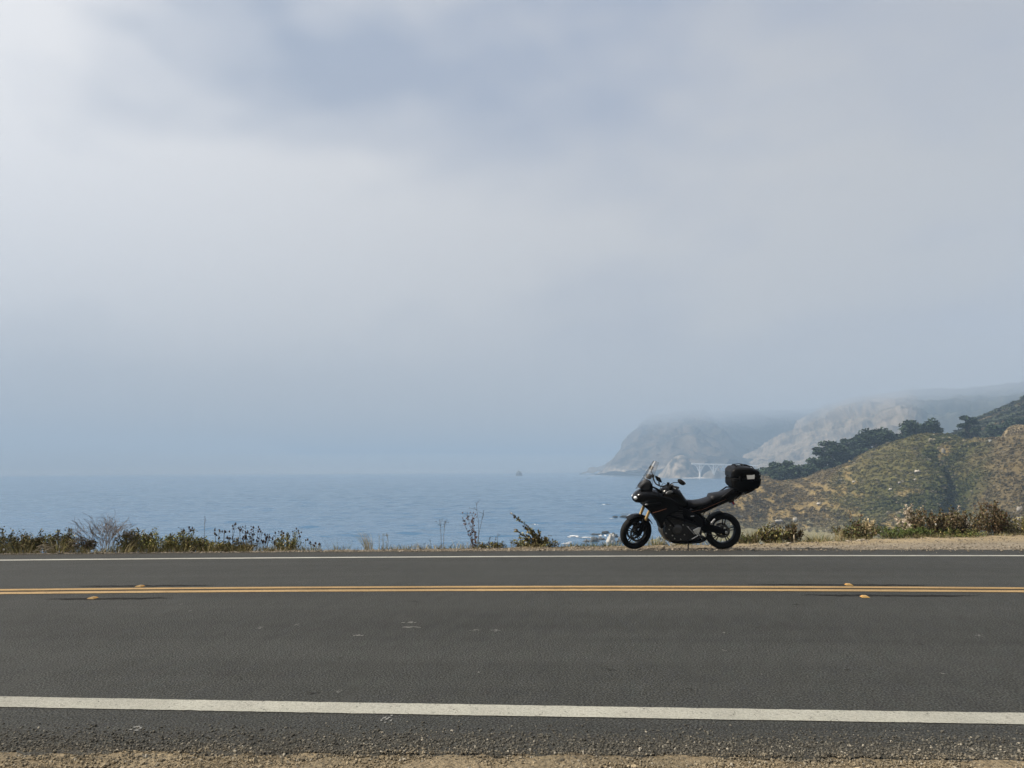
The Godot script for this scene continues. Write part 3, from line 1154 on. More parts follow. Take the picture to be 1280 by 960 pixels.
func make_scrub() -> void:
	rng.seed = 90
	# three clump meshes of small leafy faces
	var clumps := []
	for k in 3:
		var mb := MB.new()
		for j in 60:
			var d := Vector3(rng.randfn(), absf(rng.randfn()) * 0.8, rng.randfn()).normalized() * pow(rng.randf(), 0.4)
			d.y *= 0.75
			var s := rng.randf_range(0.22, 0.42)
			var b := Basis.from_euler(Vector3(rng.randf() * TAU, rng.randf() * TAU, rng.randf() * TAU))
			var l := rng.randf_range(0.7, 1.3)
			mb.col = Color(l, l, l * rng.randf_range(0.85, 1.1))
			mb.tri(d + b * Vector3(-s, 0, 0), d + b * Vector3(s, 0, 0.3 * s), d + b * Vector3(0.2 * s, 1.5 * s, 0))
		clumps.append(mb.mesh(vmat(0.95)))
	var xf := [[], [], []]
	var cs := [[], [], []]
	var nrow := slope_rows.size()
	for k in 46000:
		var fr := rng.randf_range(0.06, 0.80) * (nrow - 1)
		var r := int(fr)
		var w: int = slope_rows[r].size()
		var j := rng.randi_range(0, w - 2)
		var t := rng.randf()
		var t2 := fr - r
		var p: Vector3 = slope_rows[r][j].lerp(slope_rows[r][j + 1], t).lerp(slope_rows[mini(r + 1, nrow - 1)][j].lerp(slope_rows[mini(r + 1, nrow - 1)][j + 1], t), t2)
		if p.y < SEA + 5.0:
			continue
		var u: float = -p.x / p.z
		if u < 0.2 or u > 0.9:
			continue
		var c := slope_tone(p, 0.0)
		if c.r > 0.27 and rng.randf() < 0.8:      # bare earth
			continue
		var greenness := c.g / c.r
		var s := rng.randf_range(0.30, 0.72)
		if greenness > 1.0:
			s *= rng.randf_range(1.0, 2.2)
		elif rng.randf() < 0.08:
			s *= 1.8
		c = c * rng.randf_range(0.72, 1.3)
		if rng.randf() < 0.10:
			c = mixc(c, Color(0.30, 0.26, 0.19), 0.7)
		if rng.randf() < 0.10:
			c = mixc(c, Color(0.055, 0.062, 0.03), 0.6)
		var b := Basis(Vector3.UP, rng.randf() * TAU).scaled(Vector3(s * rng.randf_range(0.8, 1.4), s * rng.randf_range(0.6, 1.1), s))
		var w3 := k % 3
		xf[w3].append(Transform3D(b, p + Vector3(0, -0.1 * s, 0)))
		cs[w3].append(c)
	var hn := hill_rows.size()
	for k in 7000:
		var r := rng.randi_range(8, hn - 24)
		var j := rng.randi_range(0, hill_rows[r].size() - 2)
		var p: Vector3 = hill_rows[r][j].lerp(hill_rows[r][j + 1], rng.randf())
		var n := fnB.get_noise_3dv(p * 0.8)
		var dark := n + 0.25 * fnA.get_noise_3dv(p * 0.5) > 0.02
		var s := rng.randf_range(0.6, 1.3) * (2.4 if dark else 1.0)
		var c := Color(0.048, 0.058, 0.032) if dark else hill_tone(p)
		c = c * rng.randf_range(0.6, 1.3)
		var b := Basis(Vector3.UP, rng.randf() * TAU).scaled(Vector3(s * 1.2, s * rng.randf_range(0.7, 1.1), s))
		xf[k % 3].append(Transform3D(b, p))
		cs[k % 3].append(c)
	for k in 3:
		tag(scatter("scrub", clumps[k], xf[k], cs[k]), "low grey-green and brown scrub covering the coastal slopes", "scrub", "scrub on the slopes")


# ---------------------------------------------------------------- cypresses
func cypress(px: float, base_py: float, top_py: float, wpx: float, dist: float, style: String, label: String, seed_: int, tone := 1.0) -> void:
	rng.seed = seed_
	var foot := at(px, base_py, dist)
	var h := at(px, top_py, dist).y - foot.y
	var w := (1.1 if style == "spread" else 0.98) * wpx * dist / FOCAL
	var t := base("cypress_tree", foot + Vector3(0, -0.8, 0), label, "tree", "dark cypresses along the ridge")
	h = 1.1 * h + 0.8
	var tr := MB.new()
	tr.col = Color(0.10, 0.08, 0.06)
	var lean := rng.randf_range(-0.06, 0.06) * h
	tr.tube([Vector3.ZERO, Vector3(lean * 0.3, h * 0.35, 0), Vector3(lean, h * 0.85, 0)], 0.045 * h, 0.012 * h, 6)
	var mb := MB.new()
	var pads := []
	if style == "round":
		for k in 46:
			var d := Vector3(rng.randfn(), rng.randfn() * 0.8 + 0.3, rng.randfn()).normalized() * rng.randf_range(0.3, 1.0)
			pads.append([Vector3(d.x * w * 0.40, h * 0.48 + d.y * h * 0.46, d.z * w * 0.40), w * rng.randf_range(0.10, 0.16), 0.8])
	elif style == "tiers":
		for k in 30:
			var f := rng.randf()
			var rad := w * 0.5 * (1.0 - 0.62 * pow(f, 1.3)) * rng.randf_range(0.5, 1.0)
			var a := rng.randf() * TAU
			pads.append([Vector3(cos(a) * rad * 0.8, h * (0.2 + 0.74 * f), sin(a) * rad * 0.8), w * rng.randf_range(0.11, 0.19), 0.38])
	else:   # spreading
		for k in 34:
			var f := pow(rng.randf(), 0.8)
			var rad := w * 0.5 * sqrt(rng.randf()) * (1.0 - 0.35 * f)
			var a := rng.randf() * TAU
			pads.append([Vector3(cos(a) * rad + lean * f, h * (0.22 + 0.70 * f * (1.0 - 0.25 * rad / w)), sin(a) * rad), w * rng.randf_range(0.11, 0.20), 0.5])
	for q in pads:
		tr.tube([Vector3(lean * 0.5, q[0].y * 0.7, 0), q[0]], 0.012 * h, 0.005 * h, 4, false)
		var l0 := rng.randf_range(0.75, 1.25)
		for j in 190:
			var d := Vector3(rng.randfn(), rng.randfn(), rng.randfn()).normalized() * pow(rng.randf(), 0.6)
			var p: Vector3 = q[0] + Vector3(d.x, d.y * q[2], d.z) * q[1]
			var s: float = rng.randf_range(0.45, 0.95)
			var b := Basis.from_euler(Vector3(rng.randf_range(-0.9, 0.9), rng.randf() * TAU, rng.randf_range(-0.9, 0.9)))
			var l := l0 * rng.randf_range(0.6, 1.4) * tone
			mb.col = Color(0.031 * l, 0.050 * l, 0.026 * l)
			mb.tri(p + b * Vector3(-s, 0, 0), p + b * Vector3(s, 0, 0), p + b * Vector3(0, 0.35 * s, 1.3 * s))
	put("trunk", tr, mats.bark, t)
	put("crown", mb, mats.needles, t)


func make_trees() -> void:
	mats.bark = vmat(0.95)
	mats.needles = vmat(0.9)
	cypress(948, 606, 589, 30, 392, "spread", "small cypress farthest left in the row, level with the top case of the motorcycle", 501)
	cypress(984, 613, 579, 46, 372, "spread", "broad cypress low on the ridge, second from the left in the row", 502)
	cypress(1012, 612, 583, 38, 368, "spread", "low dark cypress at the foot of the row, below the domed one", 503)
	cypress(1042, 605, 552, 38, 376, "spread", "tall domed cypress near the middle of the row", 504)
	cypress(1030, 612, 574, 40, 366, "spread", "dense cypress in front of the domed one, touching the brown slope", 505)
	cypress(1060, 590, 549, 24, 404, "spread", "slim cypress half hidden behind the domed one", 506, 1.1)
	cypress(1078, 582, 543, 30, 410, "round", "rounded cypress standing back in the mist between two taller ones", 507, 1.1)
	cypress(1098, 589, 538, 54, 372, "spread", "widest and bushiest cypress, right of the gap in the row", 508)
	cypress(1124, 572, 543, 30, 384, "spread", "small cypress tucked under the left side of the big round one", 509)
	cypress(1151, 572, 524, 64, 364, "round", "big round-topped cypress standing highest on the ridge", 510)
	cypress(1213, 565, 523, 34, 352, "tiers", "lone tiered cypress at the head of the green gully", 511)
	cypress(1248, 556, 533, 30, 356, "spread", "dark bushy cypress below the upper hill, nearer the lone tiered one", 512)
	cypress(968, 611, 586, 36, 384, "spread", "low cypress between the farthest left one and the broad one", 514)
	cypress(1066, 600, 560, 38, 378, "spread", "cypress filling the band just right of the domed one", 515)
	cypress(1116, 580, 546, 36, 376, "spread", "cypress on the right shoulder of the widest one", 516)
	cypress(1272, 551, 524, 36, 362, "spread", "dark bushy cypress on the upper hill at the right edge", 513)


# ---------------------------------------------------------------- bridge
func make_bridge() -> void:
	var D := 1955.0
	var mid := at(909, 581, D)
	var b := base("arch_bridge", Vector3(mid.x, SEA, mid.z), "pale concrete bridge with open arches at the head of the bay", "bridge")
	var conc := vmat(0.85, noise_tex(55, 0.03, Color(0.85, 0.85, 0.85), Color(1, 1, 1), 256, 4), 0.05)
	var tone := Color(0.98, 0.96, 0.91)
	var k := D / FOCAL / 1.006
	var X := func(px: float) -> float: return (px - 909.0) * k
	var Y := func(py: float) -> float: return at(909, py, D).y - SEA
	var ytop: float = Y.call(580.6)
	var deck := MB.new()
	deck.col = tone
	var slope := -0.03
	deck.box(Vector3(0, ytop - 0.9, 0), Vector3(183, 2.6, 8.5), Basis(Vector3.BACK, slope))
	put("deck", deck, conc, b)
	var basis := Basis(Vector3.BACK, slope)
	for s in [-1, 1]:
		var rail := MB.new()
		rail.col = tone * 1.05
		rail.box(Vector3(0, ytop + 0.95, s * 4.0), Vector3(183, 0.35, 0.3), basis)
		for j in 62:
			rail.box(basis * Vector3(-91 + j * 3.0, 0.3, s * 4.0) + Vector3(0, ytop, 0), Vector3(0.5, 1.1, 0.3), basis)
		put("railing", rail, conc, b)
	var spans := [[857, 874.5, 591.5], [875, 891, 591.0], [892, 909, 593.5], [910, 927, 594.0], [928, 946, 592.0]]
	for q in [[874.5, 597, 2.6], [891.5, 592, 2.6], [909.5, 597, 2.8], [927.5, 597, 2.6], [945, 592, 2.4]]:
		var pier := MB.new()
		pier.col = tone * 0.97
		var x: float = X.call(q[0])
		var top: float = ytop - 1.4 + x * slope
		var bot: float = Y.call(q[1])
		pier.box(Vector3(x, (top + bot) / 2, 0), Vector3(q[2], top - bot, 7.0))
		pier.box(Vector3(x, top + 0.2, 0), Vector3(q[2] + 1.2, 1.0, 8.0))
		pier.box(Vector3(x, bot + 1.0, 0), Vector3(q[2] + 2.4, 2.0, 8.6))
		put("pier", pier, conc, b)
	for sp in spans:
		var x0: float = X.call(sp[0])
		var x1: float = X.call(sp[1])
		var foot: float = Y.call(sp[2])
		for s in [-1, 1]:
			var arch := MB.new()
			arch.col = tone * (0.99 if s > 0 else 0.95)
			var pts := []
			var n := 18
			for j in n + 1:
				var t := float(j) / n
				if sp[0] < 860 and t < 0.5:
					continue
				var x := lerpf(x0, x1, t)
				var crown := ytop - 2.4 + x * slope
				pts.append(Vector3(x, crown - (crown - foot) * pow(absf(2.0 * t - 1.0), 2.2), s * 2.6))
			for j in pts.size() - 1:
				var a: Vector3 = pts[j]
				var c: Vector3 = pts[j + 1]
				var d := (c - a)
				arch.box((a + c) / 2, Vector3(d.length() + 0.25, 1.5, 1.6), Basis(Vector3.BACK, atan2(d.y, d.x)))
			put("arch_rib", arch, conc, b)
		for j in range(1, 8):
			var t := j / 8.0
			if sp[0] < 860 and t < 0.5:
				continue
			var x := lerpf(x0, x1, t)
			var crown := ytop - 2.4 + x * slope
			var y0 := crown - (crown - foot) * pow(absf(2.0 * t - 1.0), 2.2)
			if crown - y0 < 1.2:
				continue
			for s in [-1, 1]:
				var col := MB.new()
				col.col = tone * 0.95
				col.box(Vector3(x, (y0 + crown + 1.0) / 2, s * 2.6), Vector3(0.7, crown + 1.0 - y0, 0.8))
				put("spandrel_column", col, conc, b)


# ---------------------------------------------------------------- rocks in the water
func sea_rock(called: String, label: String, px: float, py: float, wpx: float, hpx: float, seed_: int, tone: Color, cap: Color, capline: float, tall := 0.0) -> void:
	var p := hit(px, py, SEA)
	var k := -p.z / FOCAL
	rng.seed = seed_
	var mb := MB.new()
	var f := FastNoiseLite.new()
	f.seed = seed_
	f.frequency = 0.02
	f.fractal_octaves = 4
	var size := Vector3(wpx * k * 0.5, hpx * k, wpx * k * 0.5 * rng.randf_range(0.7, 1.2))
	mb.rock(Vector3(0, 0, 0), size, f, 0.75, 22, 14, 1.4)
	for j in mb.v.size():
		var y: float = mb.v[j].y / size.y
		var n := f.get_noise_3dv(mb.v[j] * 40.0 / size.x)
		mb.c[j] = mixc(tone * (1.0 + 0.5 * n), cap, smoothstep(capline - 0.12, capline + 0.12, y + 0.5 * n))
		if mb.v[j].y < 0.6:
			mb.c[j] = Color(0.055, 0.055, 0.05)
	var o := put(called, mb, mats.rock)
	o.position = Vector3(p.x, SEA - 0.1 * size.y, p.z)
	tag(o, label, "rock", "rocks in the sea")


func make_sea_rocks() -> void:
	mats.rock = vmat(0.9, noise_tex(61, 0.03, Color(0.65, 0.65, 0.65), Color(1, 1, 1), 512, 5), 0.2)
	var dark := Color(0.10, 0.105, 0.10)
	var white := Color(0.72, 0.69, 0.62)
	sea_rock("sea_stack", "lone square rock with a pale top far out in the sea", 648.5, 594.3, 7, 5.5, 601, Color(0.07, 0.068, 0.062), Color(0.26, 0.255, 0.24), 0.75)
	sea_rock("white_boulder", "tall white-stained boulder just left of the motorcycle's front wheel", 764, 679, 11, 11, 602, Color(0.35, 0.34, 0.31), white, -0.1)
	sea_rock("sea_rock", "pointed dark grey rock left of the white-stained boulder", 743, 678, 11, 7, 603, dark, Color(0.17, 0.18, 0.17), 0.6)
	sea_rock("sea_rock", "low dark rock at the left end of the group near the front wheel", 733, 678.5, 9, 4, 604, dark, Color(0.2, 0.2, 0.19), 0.7)
	sea_rock("sea_rock", "dark ridge of rock behind the white-stained boulder", 767, 672, 12, 5, 605, dark, Color(0.15, 0.16, 0.15), 0.8)
	sea_rock("sea_rock", "rounded rock between the pointed rock and the white-stained boulder", 752, 676, 9, 4.5, 606, dark, Color(0.2, 0.2, 0.2), 0.7)
	sea_rock("sea_rock", "flat wave-washed rock with foam on its left", 746, 668.5, 15, 1.5, 607, dark, dark, 2.0)
	sea_rock("sea_rock", "small flat rock touching the flat wave-washed one on the right", 757, 665.5, 9, 1.8, 608, dark, Color(0.16, 0.17, 0.17), 1.0)
	sea_rock("sea_rock", "thin reef rock farther out, left of the fender of the front wheel", 769, 646, 6, 1.2, 609, dark, dark, 2.0)
	sea_rock("sea_rock", "longer reef rock farther out, beside the fender of the front wheel", 780, 645.5, 9, 1.3, 610, dark, dark, 2.0)
	sea_rock("sea_rock", "farthest reef rock above the front wheel, a thin dark line", 780, 643, 14, 0.9, 611, dark, dark, 2.0)
	sea_rock("sea_rock", "tiny rock off the left tip of the misty headland", 726, 593.0, 4, 1.5, 612, Color(0.1, 0.1, 0.09), Color(0.15, 0.14, 0.13), 1.0)
	sea_rock("sea_rock", "low rock in the bay in front of the misty headland", 736, 598.0, 5, 0.8, 613, Color(0.09, 0.09, 0.08), Color(0.12, 0.12, 0.12), 1.0)
	sea_rock("sea_rock", "grey shore boulder seen between the wheels, left one", 826, 682, 14, 9, 614, Color(0.22, 0.23, 0.23), Color(0.36, 0.37, 0.36), 0.4)
	sea_rock("sea_rock", "grey shore boulder seen between the wheels, right one", 846, 684, 16, 10, 615, Color(0.2, 0.2, 0.2), Color(0.33, 0.33, 0.32), 0.4)
	sea_rock("sea_rock", "dark boulder close to the front tyre of the motorcycle, right of the white one", 776, 679, 10, 7, 616, dark, Color(0.2, 0.21, 0.21), 0.7)

	# foam: broken patches lying on the swell
	var mb := MB.new()
	rng.seed = 620
	for q in [[717, 669.5, 16, 2.2], [733, 671.5, 18, 1.2], [751, 667.5, 9, 2.2], [762, 664, 12, 1.0], [771, 664.5, 10, 1.0], [764, 646.2, 5, 1.0], [788, 643, 5, 0.9], [757, 629.5, 13, 1.6], [735, 676, 10, 1.5], [706, 678, 12, 1.0], [742, 681, 30, 2.0], [769, 681, 24, 1.5], [668, 653, 6, 0.7], [821, 655, 12, 1.4], [648, 594.8, 9, 0.5], [690, 590.5, 14, 0.3], [727, 594.2, 16, 0.3], [760, 594.6, 30, 0.35], [800, 595.8, 30, 0.35], [835, 597.0, 20, 0.35]]:
		for j in 7:
			var p := hit(q[0] + rng.randfn() * q[2] * 0.28, q[1] + rng.randfn() * q[3] * 0.25, SEA + 0.8)
			var k := -p.z / FOCAL
			var rx: float = q[2] * k * rng.randf_range(0.08, 0.3)
			var rz: float = q[3] * k * rng.randf_range(2.0, 5.5)
			var ring := PackedVector3Array()
			for a in 12:
				var t := -TAU * a / 12
				var s := rng.randf_range(0.45, 1.15)
				var x := p.x + cos(t) * rx * s
				var z := p.z + sin(t) * rz * s
				var amp := clampf((-z - 120.0) / 120.0, 0.0, 1.0) * clampf(2600.0 / -z, 0.0, 1.0)
				ring.append(Vector3(x, SEA + wave(x, z, -z) * amp * 1.25 + 0.14, z))
			mb.col = Color(0.75, 0.77, 0.78) * rng.randf_range(0.55, 1.0)
			mb.fan(ring)
	tag(put("surf_foam", mb, vmat(0.9)), "broken white foam round the rocks and along the shore", "foam", "", "stuff")


# ---------------------------------------------------------------- cloud resting on the mountains
func make_cloud() -> void:
	# the marine layer: a wide thin deck of mist overhead, each sheet with a higher base than the last
	for q in [[-14.0, 0.35], [4.0, 0.55], [22.0, 0.9], [40.0, 1.0]]:
		var lo: float = EYE + CLOUD_BASE + q[0]
		var hi: float = EYE + CLOUD_BASE + 112.0 - 0.2 * q[0]
		mist_bank("cloud_layer", [0, -2000, 9000.0 - 20.0 * q[0], 9000.0 - 20.0 * q[0], (lo + hi) / 2.0, (hi - lo) / 2.0, q[1]], 0.0, "grey marine cloud deck swallowing the mountain tops", "marine cloud deck", true)
	rng.seed = 1200
	# sea mist far out to the left
	for q in [[-3300, -4500, 2900, 2500, 0, 130, 0.4], [300, -7200, 4000, 2600, 0, 150, 0.6], [-900, -5400, 3000, 2400, 0, 120, 0.4], [-3700, -3600, 2700, 2100, 40, 290, 0.45]]:
		mist_bank("cloud_on_sea", q, SEA, "pale sea mist lying on the water toward the horizon", "sea mist")
	for k in 12:
		var q := [lerpf(-3000.0, 60.0, k / 11.0) + rng.randf_range(-250.0, 250.0) - 500.0, rng.randf_range(-4600.0, -2300.0) + 60.0 * k, rng.randf_range(500.0, 1300.0), rng.randf_range(500.0, 1100.0), 0, rng.randf_range(16.0, 42.0), rng.randf_range(0.2, 0.45)]
		mist_bank("cloud_on_sea", q, SEA, "pale sea mist lying on the water toward the horizon", "sea mist")


func mist_bank(called: String, q: Array, level: float, label: String, group: String, flat := false) -> void:
	var f := FogVolume.new()
	f.name = numbered(called)
	f.shape = RenderingServer.FOG_VOLUME_SHAPE_BOX if flat else RenderingServer.FOG_VOLUME_SHAPE_ELLIPSOID
	f.size = Vector3(q[2], q[5], q[3]) * 2.0
	f.position = Vector3(q[0], level + q[4], q[1])
	var fm := FogMaterial.new()
	fm.albedo = (Color(0.575, 0.645, 0.745) if flat else Color(0.76, 0.87, 1.0)).linear_to_srgb()
	fm.density = CLOUD * q[6]
	f.material = fm
	add_child(f)
	tag(f, label, "cloud", group, "stuff")


# ---------------------------------------------------------------- plants on the edge of the cliff
func on_crest(px: float, back := 0.1) -> Vector3:
	var p := poly_at(crest, at(px, 684, 13.5).x)
	for k in 3:
		var one := at(px, 684, -p.z)
		p = poly_at(crest, one.x)
	return p + Vector3(0, -0.03, -back)


func leaf(mb: MB, p: Vector3, dir: Vector3, size: float, wide := 0.35) -> void:
	var s := dir.cross(Vector3(rng.randfn(), rng.randfn(), rng.randfn())).normalized() * size * wide
	var m := p + dir * size * 0.5
	mb.tri(p, m + s, p + dir * size)
	mb.tri(p, p + dir * size, m - s)


# rounded mass of small leaves on thin stems
func bush(called: String, label: String, group: String, px: float, wpx: float, hpx: float, tones: Array, seed_: int, back := 0.25, n := 1900, lsize := 0.029, spiky := 0.3) -> Node3D:
	rng.seed = seed_
	var p := on_crest(px, back)
	var k := -p.z / FOCAL
	var t := base(called, p, label, "bush", group)
	var w := wpx * k * 0.66
	var h := hpx * k + 0.04
	var st := MB.new()
	var lv := MB.new()
	var tips := []
	for j in int(14 + wpx * 0.6):
		var a := rng.randf() * TAU
		var rr := sqrt(rng.randf())
		var tip := Vector3(cos(a) * rr * w, h * (1.0 - 0.40 * rr * rr) * rng.randf_range(0.45, 0.88), sin(a) * rr * w * 0.6)
		if rng.randf() < spiky:
			tip.y = minf(tip.y * rng.randf_range(1.1, 1.5), h * 1.05)
		tips.append(tip)
		st.col = Color(0.10, 0.075, 0.045)
		st.tube([Vector3(tip.x * 0.35, -0.05, tip.z * 0.35), Vector3(tip.x * 0.75, tip.y * 0.5, tip.z * 0.75), tip], 0.006, 0.003, 3, false)
	for j in int(n * 1.35):
		var tip: Vector3 = tips[rng.randi() % tips.size()]
		var f := 1.0 - 0.85 * pow(rng.randf(), 1.3)
		var q := Vector3(tip.x * (0.4 + 0.6 * f), tip.y * f, tip.z * (0.4 + 0.6 * f)) + Vector3(rng.randfn(), rng.randfn(), rng.randfn()) * 0.022
		if q.y < -0.05:
			q.y = 0.0
		var c: Color = tones[rng.randi() % tones.size()]
		lv.col = c * rng.randf_range(0.75, 1.75)
		leaf(lv, q, (Vector3(rng.randfn(), absf(rng.randfn()) + 0.4, rng.randfn())).normalized(), lsize * rng.randf_range(0.6, 1.3))
	put("stems", st, mats.plant, t)
	put("foliage", lv, mats.plant, t).set_meta("kind", "stuff")
	return t


func blade(mb: MB, p: Vector3, tip: Vector3, bow: Vector3, w: float) -> void:
	var s := (tip - p).cross(Vector3(rng.randfn(), 0.1, rng.randfn())).normalized() * w
	var a := p.lerp(tip, 0.35) + bow * 0.8
	var b := p.lerp(tip, 0.7) + bow
	mb.quad(p - s, p + s, a + s * 0.8, a - s * 0.8)
	mb.quad(a - s * 0.8, a + s * 0.8, b + s * 0.5, b - s * 0.5)
	mb.tri(b - s * 0.5, b + s * 0.5, tip)


func tuft(called: String, label: String, group: String, px: float, wpx: float, hpx: float, tones: Array, seed_: int, back := 0.1, n := 110, lean := 0.0, wd := 0.004) -> Node3D:
	rng.seed = seed_
	var p := on_crest(px, back)
	var k := -p.z / FOCAL
	var t := base(called, p, label, "grass", group)
	var mb := MB.new()
	var w := wpx * k * 0.5
	var h := hpx * k
	for j in n:
		var a := rng.randf() * TAU
		var rr := sqrt(rng.randf())
		var q := Vector3(cos(a) * rr * w * 0.5, -0.03, sin(a) * rr * w * 0.4)
		var hh := h * rng.randf_range(0.35, 1.05)
		var tip := Vector3(q.x * 2.0 + lean * hh + rng.randfn() * 0.16 * hh, hh, q.z * 1.8 + rng.randfn() * 0.12 * hh)
		mb.col = (tones[rng.randi() % tones.size()] as Color) * rng.randf_range(0.65, 1.35)
		blade(mb, q, tip, Vector3(-0.06 * hh * signf(tip.x - q.x), 0.10 * hh, 0), wd * rng.randf_range(0.6, 1.3))
	put("blades", mb, mats.plant, t).set_meta("kind", "stuff")
	return t


# dry upright stalks with dark seed heads
func stalks(called: String, label: String, group: String, px: float, wpx: float, hpx: float, n: int, stem_c: Color, head_c: Color, seed_: int, back := 0.15, head := 0.014, branch := 2, lean := 0.0, leafy := 0) -> Node3D:
	rng.seed = seed_
	var p := on_crest(px, back)
	var k := -p.z / FOCAL
	var t := base(called, p, label, "weed", group)
	var st := MB.new()
	var hd := MB.new()
	var w := wpx * k * 0.5
	var h := hpx * k
	for j in n:
		var q := Vector3(rng.randf_range(-w, w), -0.03, rng.randf_range(-0.25, 0.1))
		var hh := h * (rng.randf_range(0.45, 1.0) if j > 0 else 1.0)
		var tip := q + Vector3(lean * hh + rng.randfn() * 0.09 * hh, hh, rng.randfn() * 0.06 * hh)
		var mid := q.lerp(tip, 0.55) + Vector3(rng.randfn(), 0, rng.randfn()) * 0.02 * hh
		st.col = stem_c * rng.randf_range(0.7, 1.3)
		st.tube([q, mid, tip], 0.0045, 0.0025, 4, false)
		var ends := [tip]
		for b in branch:
			var f := rng.randf_range(0.45, 0.9)
			var o := mid.lerp(tip, f)
			var e := o + Vector3(rng.randfn() * 0.10 * hh, rng.randf_range(0.03, 0.16) * hh, rng.randfn() * 0.06 * hh)
			st.tube([o, e], 0.0028, 0.0018, 3, false)
			ends.append(e)
		for e in ends:
			hd.col = head_c * rng.randf_range(0.6, 1.4)
			if head > 0.0:
				hd.rock(e, Vector3(1, 1.2, 1) * head * rng.randf_range(0.6, 1.25), fnB, 0.6, 5, 3)
		for b in leafy:
			var f := rng.randf()
			hd.col = head_c * rng.randf_range(0.6, 1.4)
			leaf(hd, q.lerp(tip, f), Vector3(rng.randfn(), rng.randfn() * 0.6 - 0.1, rng.randfn()).normalized(), rng.randf_range(0.02, 0.05))
	put("stems", st, mats.plant, t).set_meta("kind", "stuff")
	if hd.v.size():
		put("seed_heads" if leafy == 0 else "dry_leaves", hd, mats.plant, t).set_meta("kind", "stuff")
	return t


func twig(mb: MB, p: Vector3, d: Vector3, l: float, r: float, depth: int) -> void:
	var q := p
	var dir := d
	var pts := [p]
	for k in 3:
		dir = (dir + Vector3(rng.randfn(), rng.randfn() * 0.6 + 0.08, rng.randfn()) * 0.13).normalized()
		q += dir * l / 3.0
		pts.append(q)
	mb.tube(pts, maxf(r, 0.0026), maxf(r * 0.62, 0.0022), 4 if depth > 2 else 3, false)
	if depth == 0:
		return
	for k in (3 if depth > 1 else 2):
		var f := rng.randf_range(0.4, 1.0)
		var o: Vector3 = pts[1].lerp(pts[3], f)
		var nd := (dir + Vector3(rng.randfn(), rng.randfn() * 0.5 + 0.12, rng.randfn() * 0.8) * 0.55).normalized()
		twig(mb, o, nd, l * rng.randf_range(0.55, 0.85), r * 0.6, depth - 1)


